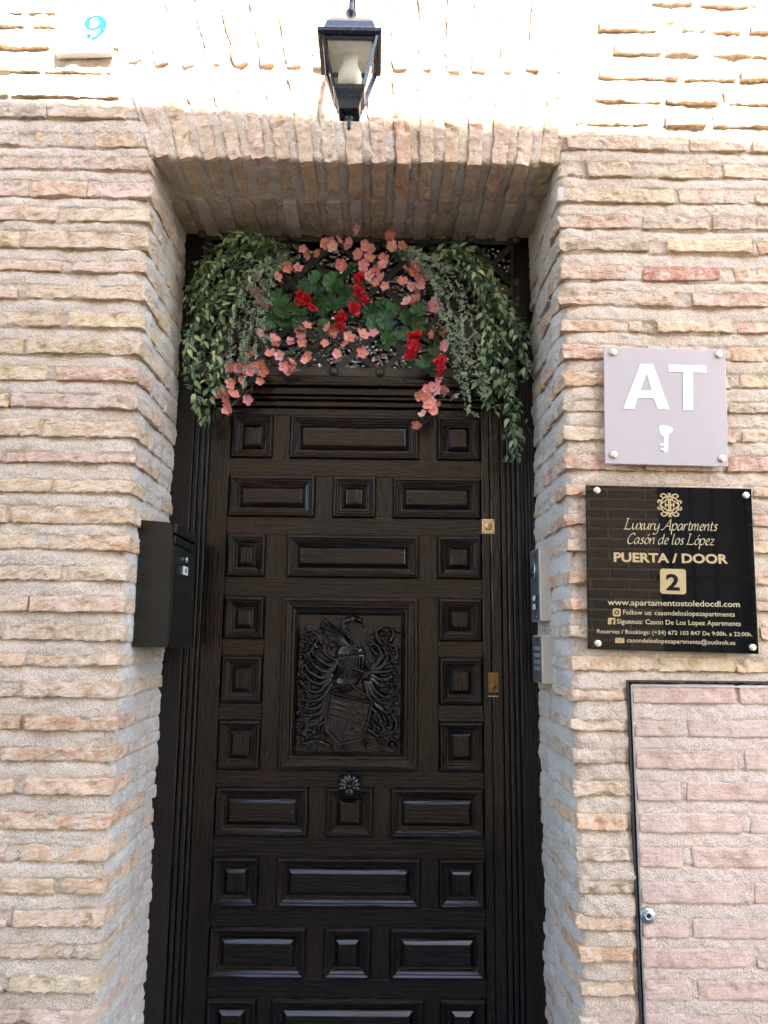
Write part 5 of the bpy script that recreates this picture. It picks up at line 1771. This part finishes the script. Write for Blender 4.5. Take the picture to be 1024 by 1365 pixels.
Z3 = lambda q: (q[0] / 1.896 + 220, q[1] / 1.896 + 200)
def spray(label, anchor, zpts, Y, droop=0.0, nleaf=6):
    root = thing('pink_blossom_spray', label, 'flowers', P(*anchor, 0.40), 'pink blossom sprays in the transom')
    st = MB()
    a = P(*anchor, 0.40)
    prev = a
    zpts = zpts + [(q[0] + random.uniform(-20, 20), q[1] + random.uniform(-18, 18)) for q in zpts if random.random() < 0.42]
    for q in zpts:
        u, v_ = Z3(q)
        loc = P(u, v_, Y + random.uniform(-0.018, 0.018))
        d = Vector((random.gauss(0, 0.60), -1, random.gauss(-0.10, 0.55)))
        mw = face(loc, d, random.uniform(0.62, 1.0), random.uniform(0, 6))
        fl = inst('flower', random.choice(FLOW), mw, root)
        inst('flower_eye', EYE, mw, fl)
        st.tube([tuple(k) for k in catmull([prev, (prev + loc) / 2 + Vector((0, 0.02, -0.008)), loc + Vector((0, 0.004, 0))], 4)], 0.0012, 4)
        prev = loc if droop else (a if random.random() < 0.5 else loc)
    for k in range(nleaf):
        u, v_ = Z3(random.choice(zpts))
        loc = P(u + random.uniform(-14, 14), v_ + random.uniform(-12, 14), Y + 0.02)
        inst('leaf', SMALL, orient(loc, Vector((random.uniform(-1, 1), -0.3, random.uniform(-1, 0.5))), Vector((0, -1, 0.4)) + rv(0.3), random.uniform(0.02, 0.03)), root)
    st.build('stem', M['stem'], root)

spray('pink blossoms clustered at the top centre of the transom', (495, 335),
      [(488, 200), (567, 213), (403, 235), (440, 230), (462, 242), (488, 264), (507, 238), (516, 272), (553, 272), (541, 296), (500, 292), (445, 290), (425, 245), (532, 305), (533, 334), (556, 345), (513, 318), (598, 243), (572, 243), (470, 232), (520, 250)], 0.325)
spray('pink blossoms at the upper left, beside the dark geranium leaves', (400, 345), [(336, 298), (362, 265), (386, 262), (235, 322), (228, 360), (240, 380), (283, 320), (304, 290), (245, 335), (222, 345), (288, 300)], 0.335)
spray('pink blossoms at the upper right, next to the grey green sprigs', (560, 350), [(608, 300), (626, 305), (600, 332), (636, 352), (640, 374), (662, 328), (686, 380), (680, 405), (646, 342), (620, 345), (655, 312), (630, 378)], 0.33)
spray('pink blossoms in a row along the lower edge of the transom', (440, 470), [(240, 462), (272, 474), (316, 484), (344, 460), (420, 468), (458, 490), (434, 515), (500, 467), (528, 463), (500, 512), (320, 550), (352, 533), (290, 520), (345, 486), (405, 488), (266, 515), (302, 548), (282, 480), (425, 462)], 0.325)
spray('pink blossoms drooping at the lower left over the door head', (360, 480), [(220, 513), (162, 550), (186, 548), (214, 557), (240, 585), (190, 580), (203, 598), (210, 630), (155, 617), (166, 590), (153, 660), (230, 545), (205, 560), (250, 560), (172, 618), (145, 612), (245, 540)], 0.32)
spray('pink blossom strand trailing below the red flowers on the right', (595, 470), [(703, 463), (676, 466), (710, 495), (690, 576), (681, 600), (664, 605), (670, 630), (652, 667), (680, 662), (636, 694), (668, 642), (688, 606)], 0.325, 1.0, 4)

# ---- red geraniums with round leaves
def round_leaf(seed):
    rnd = random.Random(seed)
    n, m_ = 36, 4
    v, f = [(0, 0, 0)], []
    fold = rnd.uniform(0.1, 0.35)
    for i in range(1, m_ + 1):
        for k in range(n):
            a = 2 * math.pi * k / n
            notch = 1 - 0.75 * math.exp(-((a - math.pi) / 0.22) ** 2)
            r_ = i / m_ * (1 + 0.07 * math.cos(9 * a)) * (notch if i > 1 else 1)
            z = 0.9 * fold * r_ * r_ + 0.07 * r_ * math.cos(9 * a) + 0.16 * r_ * math.sin(2 * a + seed)
            v.append((r_ * math.cos(a), r_ * math.sin(a), z))
    for k in range(n):
        f.append((0, 1 + k, 1 + (k + 1) % n))
        for i in range(m_ - 1):
            a, b_ = 1 + i * n + k, 1 + i * n + (k + 1) % n
            f.append((a, a + n, b_ + n, b_))
    return np_mesh('leaf', v, f, M['geranium_leaf'])
RL = [round_leaf(k) for k in range(4)]

def red_mesh(seed):
    rnd = random.Random(seed)
    v, f = [], []
    for k in range(16):
        th, ph = rnd.uniform(0, 1.25), rnd.uniform(0, 6.283)
        d = Vector((math.sin(th) * math.cos(ph), math.sin(th) * math.sin(ph), math.cos(th)))
        c = d * 0.006
        x = d.orthogonal().normalized()
        x = Matrix.Rotation(rnd.uniform(0, 6.28), 3, d) @ x
        y = d.cross(x)
        L, W_ = rnd.uniform(0.012, 0.018), rnd.uniform(0.007, 0.010)
        base = len(v)
        for i in range(5):
            t = i / 4
            w_ = W_ * math.sin(math.pi * min(1, 0.15 + 0.75 * t))
            for j in range(4):
                s = j / 3 * 2 - 1
                q = c + d * (L * t * 0.75) + x * (L * t * 0.7 + 0.002 * math.sin(9 * s + k)) + y * (s * w_) + d * (0.003 * math.sin(6 * s + 3 * t + k))
                v.append(q)
        for i in range(4):
            for j in range(3):
                a = base + i * 4 + j
                f.append((a, a + 4, a + 5, a + 1))
    return np_mesh('bloom', v, f, M['red'])
RED = [red_mesh(k) for k in range(4)]

def geranium(label, anchor, blooms, leaves):
    root = thing('red_geranium', label, 'flowers', P(*anchor, 0.40), 'red geraniums in the transom')
    a = P(*anchor, 0.40)
    st = MB()
    for (q, s) in blooms:
        u, v_ = Z3(q)
        loc = P(u, v_, 0.315 + random.uniform(-0.008, 0.008))
        inst('bloom', random.choice(RED), face(loc, Vector((random.gauss(0, .25), -1, random.gauss(0, .25))), s * 1.25, random.uniform(0, 6)), root)
        st.tube([tuple(k) for k in catmull([a, (a + loc) / 2 + Vector((0, -0.01, 0.012)), loc], 5)], 0.0014, 5)
    for (q, s) in leaves:
        u, v_ = Z3(q)
        loc = P(u, v_, 0.35 + random.uniform(-0.02, 0.015))
        nm = Vector((random.gauss(0, .45), -1, random.gauss(0.2, .45)))
        ax = Vector((random.uniform(-1, 1), random.uniform(-0.3, 0.1), random.uniform(-1, 0.6)))
        inst('leaf', random.choice(RL), orient(loc, ax, nm, s * 0.001), root)
        st.tube([tuple(k) for k in catmull([a, (a + loc) / 2 + Vector((0, 0.01, 0.01)), loc], 5)], 0.0011, 5)
    st.build('stem', M['stem'], root)
geranium('red geranium with dark round leaves on the left of the transom', (415, 430), [((352, 378), 1.15), ((374, 402), 0.6), ((338, 372), 0.8)],
         [((385, 335), 33), ((290, 375), 30), ((300, 410), 34), ((335, 405), 30), ((425, 335), 34), ((402, 445), 24), ((268, 430), 28), ((430, 385), 34), ((355, 345), 28), ((395, 390), 36), ((310, 435), 30), ((345, 440), 30), ((378, 320), 22), ((442, 350), 28)])
geranium('red geranium with several blooms in the middle of the transom', (475, 430), [((490, 325), 1.0), ((493, 362), 1.15), ((478, 402), 1.1), ((447, 430), 1.15), ((440, 447), 0.8), ((500, 380), 0.8)],
         [((545, 395), 30), ((560, 430), 32), ((565, 475), 28), ((518, 412), 28), ((472, 300), 24), ((530, 440), 30), ((575, 400), 26), ((470, 370), 26), ((553, 500), 22)])
geranium('red geranium with two blooms low on the right of the transom', (580, 470), [((634, 475), 1.2), ((630, 500), 1.2), ((616, 518), 0.9), ((700, 542), 1.15), ((692, 560), 0.8)],
         [((640, 405), 26), ((612, 425), 28), ((680, 508), 20), ((655, 535), 26), ((722, 512), 18), ((640, 440), 26), ((600, 465), 24), ((668, 560), 22), ((720, 470), 20), ((620, 545), 20), ((790, 590), 18)])
